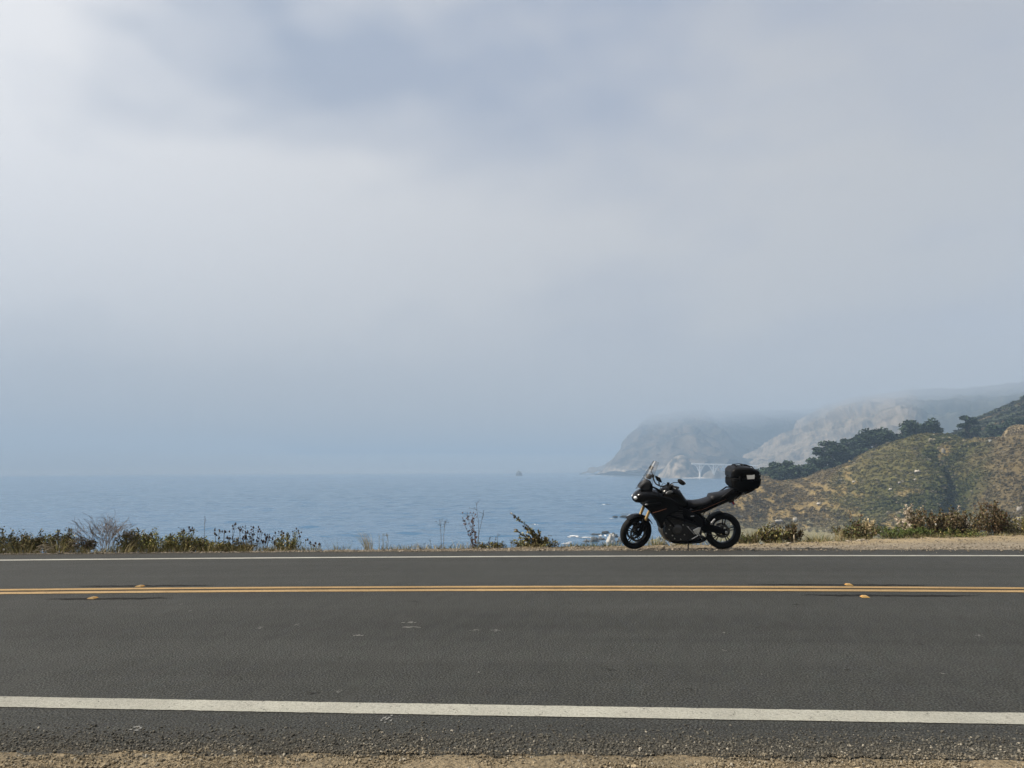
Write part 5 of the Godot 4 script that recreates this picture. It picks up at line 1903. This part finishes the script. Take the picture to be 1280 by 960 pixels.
func make_motorcycle() -> void:
	mats.black = mat(0.003, 0.003, 0.0035, 0.25)
	mats.black.clearcoat_enabled = true
	mats.black.clearcoat = 0.2
	mats.black.clearcoat_roughness = 0.08
	mats.matt = mat(0.005, 0.005, 0.005, 0.6)
	mats.satin = mat(0.006, 0.006, 0.0065, 0.42)
	mats.matt.metallic_specular = 0.15
	mats.satin.metallic_specular = 0.22
	mats.black.metallic_specular = 0.25
	mats.rubber = mat(0.008, 0.008, 0.008, 0.8)
	mats.rubber.metallic_specular = 0.3
	mats.seat = mat(0.008, 0.0085, 0.0105, 0.5)
	mats.seat.metallic_specular = 0.3
	mats.gold = mat(0.50, 0.345, 0.15, 0.32, 0.9)
	mats.alu = mat(0.55, 0.55, 0.54, 0.35, 0.9)
	mats.disc = mat(0.10, 0.10, 0.10, 0.45, 0.9)
	mats.engine = mat(0.030, 0.030, 0.031, 0.42, 0.4)
	mats.header = mat(0.42, 0.38, 0.33, 0.35, 0.9)
	mats.copper = mat(0.26, 0.10, 0.05, 0.3, 0.4)
	mats.grey = mat(0.16, 0.165, 0.17, 0.35)
	mats.silver = mat(0.62, 0.62, 0.60, 0.22, 0.7)
	mats.panel = mat(0.62, 0.62, 0.60, 0.3)
	mats.red = mat(0.32, 0.02, 0.015, 0.25)
	mats.amber = mat(0.7, 0.24, 0.02, 0.25)
	mats.lens = mat(0.75, 0.78, 0.80, 0.08, 0.35)
	mats.mirror = mat(0.6, 0.62, 0.65, 0.05, 1.0)
	var scr := StandardMaterial3D.new()
	scr.albedo_color = Color(0.10, 0.11, 0.13, 0.30)
	scr.transparency = BaseMaterial3D.TRANSPARENCY_ALPHA
	scr.roughness = 0.3
	scr.cull_mode = BaseMaterial3D.CULL_DISABLED
	mats.screen = scr

	var foot := at(903.0, 684.6, 12.9)
	var p := poly_at(crest, foot.x)
	var e := road_at(foot.x, 4.0)
	var t := clampf((foot.z - e.z) / (p.z - e.z), 0.0, 1.0)
	foot.y = lerpf(e.y, p.y, t) + 0.004
	var bike := base("motorcycle", foot, "black touring motorcycle with gold fork and top case parked on its side stand", "motorcycle")
	bike.rotation = Vector3(deg_to_rad(7.0), deg_to_rad(2.0), 0)
	bike.scale = Vector3.ONE * BIKE_SCALE

	# --- rear wheel and drive
	var rear := s3(872, 597)
	rear.y = 0.3135
	wheel(bike, "rear_wheel", rear, 0.3135, 0.088, 0.222, 0.122, [-0.085], mats.satin, 5)
	var spk := MB.new()
	spk.lathe([[0.105, 0.078], [0.105, 0.070], [0.075, 0.070], [0.075, 0.078], [0.105, 0.078]], rear, 40)
	for k in 5:
		var a := TAU * k / 5.0 + 0.4
		spk.tube([rear + Vector3(cos(a) * 0.04, sin(a) * 0.04, 0.074), rear + Vector3(cos(a) * 0.078, sin(a) * 0.078, 0.074)], 0.009, 0.009, 5)
	put("sprocket", spk, mats.disc, bike)
	# swingarm: two arms
	for s in [-1.0, 1.0]:
		slab("swingarm", bike, mats.matt, [690, 545, 720, 535, 800, 560, 880, 583, 898, 592, 896, 606, 880, 612, 800, 600, 700, 580], s * 0.115 - 0.018, s * 0.115 + 0.018, 0.008)
	rod("chain", bike, mats.disc, [s3(690, 560, 0.078), s3(868, 556, 0.078)], 0.009, 0.009, 6)
	rod("chain", bike, mats.disc, [s3(690, 590, 0.078), s3(868, 638, 0.078)], 0.009, 0.009, 6)
	slab("chain_guard", bike, mats.matt, [735, 540, 790, 548, 862, 575, 858, 583, 785, 562, 735, 556], 0.065, 0.10, 0.006)
	slab("axle_block", bike, mats.alu, [872, 588, 888, 590, 892, 600, 886, 608, 872, 606], 0.13, 0.142, 0.004)
	# hugger over the front upper part of the rear tyre
	var hug := MB.new()
	var rows := []
	for k in 12:
		var a := deg_to_rad(lerpf(95.0, 185.0, k / 11.0))
		var ring := PackedVector3Array()
		for j in 7:
			var b := PI * j / 6.0
			ring.append(rear + Vector3(cos(a), sin(a), 0) * (0.322 + 0.012 * sin(b)) + Vector3(0, 0, 0.10 * cos(b)))
		rows.append(ring)
	hug.grid(rows)
	put("rear_hugger", hug, mats.matt, bike)
	rod("shock_absorber", bike, mats.disc, [s3(700, 470, 0.0), s3(735, 560, 0.0)], 0.032, 0.028, 10)
	slab("reflector_or_glint", bike, mats.silver, [772, 527, 795, 502, 803, 508, 782, 536], 0.172, 0.18, 0.003, 0)  # pale slab standing in for a glint near the passenger peg

	# --- frame, tail
	slab("frame_beam", bike, mats.satin, [425, 395, 480, 380, 640, 455, 720, 500, 735, 545, 700, 575, 670, 545, 655, 510, 560, 470, 440, 440], -0.155, 0.155, 0.02)
	slab("subframe", bike, mats.satin, [640, 470, 700, 445, 800, 415, 905, 370, 950, 340, 962, 352, 935, 382, 880, 402, 800, 440, 720, 475, 660, 480], -0.105, 0.105, 0.015)
	slab("tail_panel", bike, mats.black, [632, 440, 700, 425, 790, 392, 880, 356, 935, 322, 970, 326, 966, 356, 928, 388, 870, 408, 790, 440, 700, 462, 640, 474], -0.125, 0.125, 0.022)
	rod("tail_trim", bike, mats.copper, [s3(640, 462, 0.124), s3(720, 447, 0.127), s3(800, 413, 0.127), s3(880, 378, 0.122)], 0.0035, 0.0035, 6)
	var seat := MB.new()
	seat.body([[sv(612, 0).x, 0.70, 0.80, 0.05, 2.4], [sv(632, 0).x, 0.715, 0.846, 0.11, 2.6], [sv(670, 0).x, 0.72, 0.835, 0.155, 2.8], [sv(715, 0).x, 0.735, 0.842, 0.175, 2.8], [sv(755, 0).x, 0.755, 0.872, 0.165, 2.8], [sv(782, 0).x, 0.775, 0.905, 0.14, 2.6], [sv(792, 0).x, 0.785, 0.90, 0.11, 2.4]], 22)
	put("rider_seat", seat, mats.seat, bike)
	var pil := MB.new()
	pil.body([[sv(774, 0).x, 0.83, 0.91, 0.10, 2.4], [sv(782, 0).x, 0.80, 0.952, 0.145, 2.6], [sv(805, 0).x, 0.815, 0.962, 0.155, 2.8], [sv(850, 0).x, 0.85, 0.978, 0.15, 2.8], [sv(900, 0).x, 0.90, 1.018, 0.135, 2.8], [sv(935, 0).x, 0.95, 1.05, 0.115, 2.6], [sv(955, 0).x, 0.97, 1.045, 0.08, 2.4]], 22)
	put("pillion_seat", pil, mats.seat, bike)
	for s in [-1.0, 1.0]:
		rod("grab_rail", bike, mats.satin, [s3(840, 372, s * 0.13), s3(870, 345, s * 0.165), s3(915, 314, s * 0.165), s3(958, 312, s * 0.11)], 0.013, 0.013, 8)
	slab("tail_light", bike, mats.red, [918, 396, 938, 392, 948, 416, 936, 420], -0.06, 0.06, 0.01, 0)
	slab("tail_light_housing", bike, mats.matt, [898, 388, 925, 376, 945, 372, 940, 396, 915, 408, 902, 404], -0.075, 0.075, 0.012)
	slab("plate_bracket", bike, mats.matt, [940, 372, 985, 330, 1002, 338, 958, 386, 945, 386], -0.05, 0.05, 0.008)
	for s in [-1.0, 1.0]:
		var ts := rod("turn_signal", bike, mats.matt, [s3(930, 385, s * 0.06), s3(934, 384, s * 0.15)], 0.007, 0.007, 6)
		var lens := MB.new()
		lens.rock(s3(938, 384, s * 0.165), Vector3(0.026, 0.015, 0.022), fnB, 0.0, 10, 6)
		put("lens", lens, mats.grey, ts)

	# --- top case on its carrier
	slab("case_carrier", bike, mats.matt, [905, 318, 960, 330, 1010, 330, 1075, 306, 1078, 318, 1010, 350, 955, 352, 915, 340], -0.11, 0.11, 0.012)
	slab("carrier_arm", bike, mats.alu, [955, 372, 1000, 336, 1006, 342, 962, 380], 0.09, 0.10, 0.003, 0)
	var bx := MB.new()
	bx.body([[sv(906, 0).x, 1.17, 1.226, 0.15, 5.0], [sv(911, 0).x, 1.10, 1.228, 0.195, 6.0], [sv(922, 0).x, 1.07, 1.228, 0.215, 7.0], [sv(944, 0).x, 1.02, 1.228, 0.225, 7.0], [sv(968, 0).x, 1.0, 1.228, 0.228, 7.0], [sv(1030, 0).x, 1.03, 1.228, 0.228, 7.0], [sv(1082, 0).x, 1.062, 1.228, 0.215, 7.0], [sv(1099, 0).x, 1.12, 1.228, 0.19, 6.0], [sv(1108, 0).x, 1.19, 1.226, 0.15, 5.0]], 36)
	var case_ := put("top_case", bx, mats.matt, bike)
	var lid := MB.new()
	lid.body([[sv(904, 0).x, 1.236, 1.33, 0.15, 4.0], [sv(909, 0).x, 1.234, 1.375, 0.20, 4.6], [sv(926, 0).x, 1.233, 1.415, 0.222, 5.0], [sv(960, 0).x, 1.233, 1.43, 0.232, 5.0], [sv(1035, 0).x, 1.233, 1.42, 0.232, 5.0], [sv(1080, 0).x, 1.233, 1.38, 0.215, 5.0], [sv(1100, 0).x, 1.234, 1.335, 0.18, 4.6], [sv(1109, 0).x, 1.236, 1.29, 0.13, 4.0]], 36)
	put("lid", lid, mats.satin, case_)
	var seam := MB.new()
	seam.body([[sv(909, 0).x, 1.224, 1.238, 0.14, 4.0], [sv(915, 0).x, 1.222, 1.239, 0.20, 4.5], [sv(935, 0).x, 1.222, 1.239, 0.226, 5.0], [sv(1030, 0).x, 1.222, 1.239, 0.236, 5.0], [sv(1078, 0).x, 1.222, 1.239, 0.216, 5.0], [sv(1100, 0).x, 1.222, 1.239, 0.17, 4.0], [sv(1108, 0).x, 1.224, 1.238, 0.11, 4.0]], 28)
	put("lid_seam", seam, mats.rubber, case_)
	# reflective side panel of the lid; its white stands in for mirrored sky
	for s in [-1.0, 1.0]:
		var rp := MB.new()
		var ring0 := [s3(999, 195, s * 0.205), s3(1051, 195, s * 0.205), s3(1053, 214, s * 0.232), s3(1000, 214, s * 0.232)]
		var ring1 := [s3(1000, 214, s * 0.232), s3(1053, 214, s * 0.232), s3(1051, 238, s * 0.238), s3(1004, 240, s * 0.238)]
		for r in [ring0, ring1]:
			if s > 0:
				rp.quad(r[3], r[0], r[1], r[2])
			else:
				rp.quad(r[0], r[3], r[2], r[1])
		put("reflector_panel", rp, mats.panel, case_)
		var lp := MB.new()
		var r2 := [s3(1070, 193, s * 0.196), s3(1092, 197, s * 0.188), s3(1096, 214, s * 0.2), s3(1070, 212, s * 0.216)]
		lp.quad(r2[3], r2[0], r2[1], r2[2])
		put("side_badge", lp, mats.grey, case_)
		for x in [958.0, 1060.0]:
			var la := MB.new()
			la.plate(smooth_poly(svp([x - 9, 222, x + 9, 222, x + 8, 252, x - 8, 252])), s * 0.228 - 0.012, s * 0.228 + 0.012, 0.006)
			put("latch", la, mats.satin, case_)
	for s in [-1.0, 1.0]:
		rod("lid_rail", case_, mats.satin, [s3(938, 172, s * 0.10), s3(950, 158, s * 0.11), s3(1000, 155, s * 0.115), s3(1050, 163, s * 0.11), s3(1066, 178, s * 0.10)], 0.008, 0.008, 8)
	for x in [952.0, 1000.0, 1048.0]:
		rod("rail_bar", case_, mats.satin, [s3(x, 158 if x < 1040 else 163, -0.112), s3(x, 158 if x < 1040 else 163, 0.112)], 0.0065, 0.0065, 6)
	rod("strap_end", case_, mats.matt, [s3(946, 160, 0.08), s3(938, 146, 0.09)], 0.006, 0.003, 5)
	slab("front_latch", case_, mats.matt, [906, 205, 914, 205, 914, 238, 903, 232], -0.04, 0.04, 0.006, 0)

	# --- tank, fairing, nose
	var tank := MB.new()
	tank.body([[sv(432, 0).x, 0.83, 0.955, 0.05, 2.2], [sv(448, 0).x, 0.79, 1.02, 0.11, 2.4], [sv(475, 0).x, 0.75, 1.075, 0.16, 2.6], [sv(505, 0).x, 0.73, 1.105, 0.185, 2.7], [sv(545, 0).x, 0.715, 1.085, 0.19, 2.7], [sv(575, 0).x, 0.705, 1.03, 0.175, 2.6], [sv(600, 0).x, 0.70, 0.935, 0.145, 2.5], [sv(622, 0).x, 0.70, 0.865, 0.11, 2.4], [sv(640, 0).x, 0.71, 0.82, 0.07, 2.2]], 24)
	var tk := put("fuel_tank", tank, mats.black, bike)
	var cap := MB.new()
	cap.rock(s3(520, 288, 0), Vector3(0.055, 0.014, 0.055), fnB, 0.0, 16, 6)
	put("filler_cap", cap, mats.grey, tk)
	slab("tank_highlight", bike, mats.grey, [470, 330, 492, 316, 518, 320, 520, 330, 495, 338, 472, 342], 0.168, 0.192, 0.008)  # grey slab painted as the highlight on the tank side
	# nose: rounded cross-sections
	var nose := MB.new()
	nose.body([[sv(262, 0).x, 0.865, 0.895, 0.03, 2.2], [sv(270, 0).x, 0.83, 0.935, 0.085, 2.3], [sv(285, 0).x, 0.805, 0.985, 0.135, 2.4], [sv(310, 0).x, 0.80, 1.02, 0.175, 2.5], [sv(345, 0).x, 0.80, 1.035, 0.20, 2.6], [sv(385, 0).x, 0.80, 1.03, 0.21, 2.6], [sv(420, 0).x, 0.80, 1.015, 0.205, 2.5], [sv(450, 0).x, 0.82, 0.99, 0.18, 2.4]], 24)
	put("nose_cowl", nose, mats.black, bike)
	for s in [-1.0, 1.0]:
		var hl := MB.new()
		hl.rock(Vector3.ZERO, Vector3(0.058, 0.036, 0.05), fnB, 0.0, 14, 8)
		var o := put("headlight", hl, mats.lens, bike)
		o.position = s3(287, 372, s * 0.088)
		o.rotation = Vector3(0, s * 0.5, -0.35)
		var ring := MB.new()
		ring.rock(s3(284, 384, s * 0.078), Vector3(0.028, 0.018, 0.03), fnB, 0.0, 10, 6)
		put("lamp_bulb_cover", ring, mats.matt, bike)
		slab("side_fairing", bike, mats.black, [308, 404, 340, 385, 400, 360, 450, 352, 520, 370, 560, 410, 560, 455, 500, 470, 470, 500, 452, 545, 438, 548, 412, 505, 380, 462, 340, 432], (0.165 if s > 0 else -0.20), (0.20 if s > 0 else -0.165), 0.014)
		slab("cowl_blade", bike, mats.satin, [312, 408, 360, 398, 440, 394, 444, 402, 400, 410, 350, 418, 322, 416], (0.198 if s > 0 else -0.21), (0.21 if s > 0 else -0.198), 0.004, 0)
		rod("copper_trim", bike, mats.copper, [s3(384, 462, s * 0.203), s3(420, 452, s * 0.205), s3(475, 434, s * 0.205)], 0.006, 0.004, 6)
		var st := rod("front_turn_signal", bike, mats.matt, [s3(345, 405, s * 0.19), s3(342, 404, s * 0.24)], 0.008, 0.008, 6)
		var ln := MB.new()
		ln.rock(s3(338, 404, s * 0.255), Vector3(0.028, 0.016, 0.022), fnB, 0.0, 10, 6)
		put("lens", ln, mats.grey, st)
	slab("air_duct", bike, mats.matt, [385, 470, 450, 470, 470, 500, 440, 545, 405, 495], -0.14, 0.14, 0.01)
	# windscreen: a bowed sheet
	var ws := MB.new()
	var wr := []
	for k in 9:
		var f := k / 8.0
		var lo := s3(284, 316, 0).lerp(s3(402, 128, 0), f)
		var half := lerpf(0.165, 0.085, f * f)
		var ring := PackedVector3Array()
		for j in 11:
			var u := j / 5.0 - 1.0
			ring.append(lo + Vector3(0.19 * u * u * (1.0 - 0.55 * f), -0.02 * u * u * f, half * u))
		wr.append(ring)
	ws.grid(wr)
	put("windscreen", ws, mats.screen, bike)
	rod("screen_bracket", bike, mats.matt, [s3(372, 320, 0.08), s3(356, 262, 0.08), s3(345, 244, 0.07)], 0.009, 0.008, 6)
	rod("screen_bracket", bike, mats.matt, [s3(372, 320, -0.08), s3(356, 262, -0.08), s3(345, 244, -0.07)], 0.009, 0.008, 6)
	slab("instrument_panel", bike, mats.matt, [348, 268, 372, 250, 396, 290, 392, 318, 368, 318], -0.09, 0.09, 0.01)
	slab("screen_base", bike, mats.satin, [300, 298, 350, 258, 372, 262, 395, 300, 390, 322, 320, 320], -0.12, 0.12, 0.015)

	# --- front end, turned to the left about the steering axis
	var rake := deg_to_rad(23.0)
	var axis_up := Vector3(sin(rake), cos(rake), 0)
	var head := s3(424, 330)
	var turn := Transform3D(Basis(axis_up, deg_to_rad(21.0)), Vector3.ZERO)
	turn.origin = head - turn.basis * head
	var before := bike.get_child_count()
	var fc := s3(287, 604)
	fc.y = 0.298
	wheel(bike, "front_wheel", fc, 0.298, 0.060, 0.218, 0.149, [-0.062, 0.062], mats.satin, 5)
	var down := Vector3(-sin(rake), -cos(rake), 0)
	for s in [-1.0, 1.0]:
		var foot_ := fc + Vector3(0.012, 0.0, s * 0.098)
		var top := foot_ - down * 0.66
		var fl := rod("fork_leg", bike, mats.gold, [foot_ - down * 0.25, top], 0.0265, 0.0265, 14)
		rod("fork_lower", fl, mats.satin, [foot_ - down * 0.27, foot_ + down * 0.02], 0.023, 0.026, 12)
		var sh := MB.new()
		sh.plate(smooth_poly(PackedVector2Array([Vector2(fc.x - 0.03, fc.y - 0.035), Vector2(fc.x + 0.045, fc.y - 0.03), Vector2(fc.x + 0.075, fc.y + 0.16), Vector2(fc.x + 0.09, fc.y + 0.27), Vector2(fc.x + 0.05, fc.y + 0.27), Vector2(fc.x + 0.005, fc.y + 0.1)])), s * 0.10 - 0.018, s * 0.10 + 0.024, 0.008)
		put("fork_guard", sh, mats.matt, fl)
		var cal := MB.new()
		cal.plate(smooth_poly(PackedVector2Array([Vector2(fc.x + 0.05, fc.y + 0.02), Vector2(fc.x + 0.125, fc.y + 0.05), Vector2(fc.x + 0.14, fc.y + 0.13), Vector2(fc.x + 0.09, fc.y + 0.14)])), s * 0.075 - 0.025, s * 0.075 + 0.03, 0.008)
		put("brake_caliper", cal, mats.satin, bike)
	var fen := MB.new()
	var fr := []
	for k in 18:
		var a := deg_to_rad(lerpf(28.0, 128.0, k / 17.0))
		var ring := PackedVector3Array()
		for j in 9:
			var b := PI * j / 8.0
			ring.append(fc + Vector3(cos(a), sin(a), 0) * (0.296 + 0.028 * pow(sin(b), 0.7)) + Vector3(0, 0, 0.076 * cos(b)))
		fr.append(ring)
	fen.grid(fr)
	put("front_fender", fen, mats.black, bike)
	var yoke := MB.new()
	yoke.box(head + Vector3(-0.012, -0.10, 0), Vector3(0.07, 0.035, 0.24), Basis(Vector3.BACK, -rake))
	yoke.box(head + Vector3(0.035, 0.02, 0), Vector3(0.07, 0.03, 0.24), Basis(Vector3.BACK, -rake))
	put("fork_yoke", yoke, mats.satin, bike)
	var bar := []
	for k in 13:
		var u := k / 6.0 - 1.0
		bar.append(head + Vector3(0.03 + 0.13 * pow(absf(u), 2.0), 0.10 + 0.06 * smoothstep(0.2, 0.6, absf(u)), 0.40 * u))
	rod("handlebar", bike, mats.satin, bar, 0.012, 0.012, 8)
	for s in [-1.0, 1.0]:
		var g0 := head + Vector3(0.112, 0.16, s * 0.29)
		var g1 := head + Vector3(0.165, 0.16, s * 0.41)
		rod("grip", bike, mats.rubber, [g0, g1], 0.018, 0.018, 10)
		rod("lever", bike, mats.alu, [g0 + Vector3(-0.04, 0.0, 0), g0 + Vector3(-0.02, -0.005, s * 0.06), g1 + Vector3(-0.055, -0.012, 0)], 0.006, 0.005, 6)
		var gu := MB.new()
		gu.plate(smooth_poly(PackedVector2Array([Vector2(-0.02, -0.05), Vector2(0.045, -0.035), Vector2(0.05, 0.02), Vector2(0.0, 0.045), Vector2(-0.03, 0.01)])), -0.05, 0.05, 0.014)
		var go := put("hand_guard", gu, mats.matt, bike)
		go.position = head + Vector3(0.045, 0.16, s * 0.34)
		go.rotation.y = -s * 0.4
		var res := MB.new()
		res.lathe([[0.0, 0.02], [0.024, 0.02], [0.024, -0.02], [0.0, -0.02]], Vector3.ZERO, 14)
		var ro := put("brake_reservoir" if s < 0 else "switch_block", res, mats.matt, bike)
		ro.position = head + Vector3(0.07, 0.19, s * 0.24)
		ro.rotation.x = PI / 2
		# mirrors on curved stalks
		var m0 := head + Vector3(0.09, 0.17, s * 0.25)
		var m1 := head + Vector3(0.10, 0.235, s * 0.34)
		var m2 := head + Vector3(0.15, 0.262, s * 0.43)
		var stalk := rod("mirror", bike, mats.matt, [m0, m1, m2], 0.007, 0.006, 7)
		var mh := MB.new()
		mh.rock(Vector3.ZERO, Vector3(0.035, 0.040, 0.075), fnB, 0.0, 14, 8)
		var mo := put("mirror_housing", mh, mats.matt, stalk)
		mo.position = m2 + Vector3(0.02, 0.012, s * 0.035)
		mo.rotation = Vector3(0.35 * s, 0.35 * s, -0.2)
		var mg := MB.new()
		mg.rock(Vector3.ZERO, Vector3(0.008, 0.033, 0.066), fnB, 0.0, 14, 8)
		var mgo := put("mirror_glass", mg, mats.mirror, stalk)
		mgo.position = m2 + Vector3(0.050, 0.010, s * 0.035)
		mgo.rotation = Vector3(0.35 * s, 0.35 * s, -0.2)
	rod("clutch_cable", bike, mats.matt, [head + Vector3(0.07, 0.16, 0.25), head + Vector3(0.0, 0.20, 0.20), head + Vector3(-0.02, 0.08, 0.14), head + Vector3(0.0, -0.1, 0.1)], 0.004, 0.004, 6)
	rod("brake_hose", bike, mats.matt, [head + Vector3(0.07, 0.18, -0.22), head + Vector3(0.01, 0.23, -0.12), head + Vector3(-0.04, 0.05, -0.08), fc + Vector3(0.12, 0.35, -0.06), fc + Vector3(0.1, 0.12, -0.08)], 0.004, 0.004, 6)
	rod("phone_mount", bike, mats.matt, [head + Vector3(0.02, 0.12, 0.05), head + Vector3(0.0, 0.19, 0.06)], 0.012, 0.010, 8)
	var ph := MB.new()
	ph.box(head + Vector3(-0.01, 0.225, 0.06), Vector3(0.02, 0.09, 0.14), Basis(Vector3.BACK, 0.5))
	put("phone_cradle", ph, mats.matt, bike)
	for k in range(before, bike.get_child_count()):
		var ch := bike.get_child(k) as Node3D
		ch.transform = turn * ch.transform

	# --- engine
	slab("radiator", bike, mats.matt, [408, 462, 432, 455, 468, 560, 446, 572], -0.15, 0.15, 0.01, 0)
	slab("cylinder_block", bike, mats.engine, [470, 440, 580, 430, 600, 520, 580, 580, 500, 580, 462, 520], -0.15, 0.15, 0.02)
	slab("crankcase", bike, mats.engine, [470, 545, 560, 535, 660, 530, 712, 545, 725, 600, 700, 645, 640, 660, 520, 660, 475, 625], -0.14, 0.14, 0.025)
	var cov := MB.new()
	cov.lathe([[0.0, 0.185], [0.055, 0.185], [0.078, 0.172], [0.085, 0.14]], s3(553, 575), 24)
	put("generator_cover", cov, mats.disc, bike)
	var cov2 := MB.new()
	cov2.lathe([[0.0, 0.168], [0.045, 0.168], [0.062, 0.155], [0.066, 0.135]], s3(655, 585), 20)
	put("sprocket_cover", cov2, mats.engine, bike)
	for q in [[478, 600], [505, 548], [520, 615], [590, 545], [600, 610], [625, 560], [498, 575], [535, 635], [575, 640], [458, 520]]:
		var bo := MB.new()
		bo.lathe([[0.0, 0.166], [0.010, 0.166], [0.010, 0.14]], s3(q[0], q[1]), 8)
		put("bolt", bo, mats.alu, bike)
	for k in 6:
		var y := 455.0 + k * 13.0
		slab("cylinder_fin", bike, mats.engine, [474, y, 586, y - 8, 588, y - 3, 475, y + 5], 0.148, 0.166, 0.002, 0)
	for k in 3:
		var z := [-0.09, 0.0, 0.09][k] as float
		rod("header_pipe", bike, mats.header, [s3(472, 530, z), s3(452, 560, z * 1.05), s3(455, 600, z), s3(480, 640, z * 0.8), s3(520, 664, z * 0.5)], 0.021, 0.021, 10)
	slab("exhaust_box", bike, mats.matt, [500, 652, 540, 660, 700, 655, 735, 630, 760, 640, 745, 662, 700, 676, 540, 678], -0.12, 0.10, 0.02)
	rod("radiator_hose", bike, mats.rubber, [s3(440, 480, 0.12), s3(480, 500, 0.16), s3(520, 540, 0.165), s3(540, 570, 0.16)], 0.015, 0.015, 8)
	rod("frame_tube", bike, mats.satin, [s3(465, 470, 0.15), s3(560, 500, 0.165), s3(690, 545, 0.15)], 0.02, 0.02, 8)

	slab("air_box", bike, mats.matt, [470, 400, 620, 420, 715, 470, 745, 520, 735, 590, 690, 600, 600, 560, 480, 520], -0.10, 0.10, 0.02)
	# --- controls and stand
	slab("heel_plate", bike, mats.silver, [652, 578, 690, 560, 706, 562, 700, 590, 684, 612, 664, 600], 0.168, 0.178, 0.004, 0)
	rod("shift_rod", bike, mats.alu, [s3(612, 550, 0.185), s3(662, 605, 0.185)], 0.006, 0.006, 6)
	rod("gear_lever", bike, mats.alu, [s3(645, 636, 0.19), s3(688, 612, 0.19)], 0.008, 0.007, 6)
	rod("foot_peg", bike, mats.satin, [s3(700, 620, 0.16), s3(700, 618, 0.26)], 0.014, 0.012, 8)
	rod("foot_peg", bike, mats.satin, [s3(700, 620, -0.16), s3(700, 618, -0.26)], 0.014, 0.012, 8)
	rod("peg_hanger", bike, mats.alu, [s3(690, 600, 0.18), s3(712, 638, 0.185)], 0.009, 0.007, 6)
	slab("peg_bracket", bike, mats.alu, [736, 600, 744, 598, 746, 618, 738, 622], 0.15, 0.165, 0.003, 0)
	for s in [-1.0, 1.0]:
		rod("passenger_peg_bracket", bike, mats.matt, [s3(700, 478, s * 0.11), s3(735, 500, s * 0.15), s3(772, 545, s * 0.155)], 0.010, 0.010, 7)
		rod("passenger_peg_bracket", bike, mats.matt, [s3(770, 470, s * 0.11), s3(755, 500, s * 0.15), s3(772, 545, s * 0.155)], 0.009, 0.009, 7)
		rod("passenger_peg", bike, mats.alu, [s3(772, 540, s * 0.15), s3(775, 536, s * 0.23)], 0.012, 0.010, 8)
	rod("oil_line", bike, mats.alu, [s3(640, 488, 0.16), s3(662, 486, 0.16)], 0.008, 0.008, 6)
	# side stand reaches the ground on the near side
	var inv := bike.transform.affine_inverse()
	var tip := s3(617, 718, 0.24)
	var wp := bike.transform * tip
	wp.y = bike.position.y + 0.012
	tip = inv * wp
	var stand := rod("side_stand", bike, mats.satin, [s3(626, 645, 0.13), tip], 0.014, 0.011, 8)
	var pad := MB.new()
	pad.box(tip + Vector3(-0.01, 0.0, 0), Vector3(0.07, 0.014, 0.045))
	put("stand_foot", pad, mats.satin, stand)


func _ready() -> void:
	fnA.seed = 11
	fnA.frequency = 0.05
	fnA.fractal_octaves = 4
	fnB.seed = 29
	fnB.frequency = 0.05
	fnB.fractal_octaves = 4
	make_view()
	survey()
	make_ground()
	make_road()
	make_sea()
	make_mountains()
	make_hillside()
	make_cloud()
	make_bridge()
	make_sea_rocks()
	make_trees()
	make_plants()
	make_verge_grass()
	make_small()
	make_motorcycle()
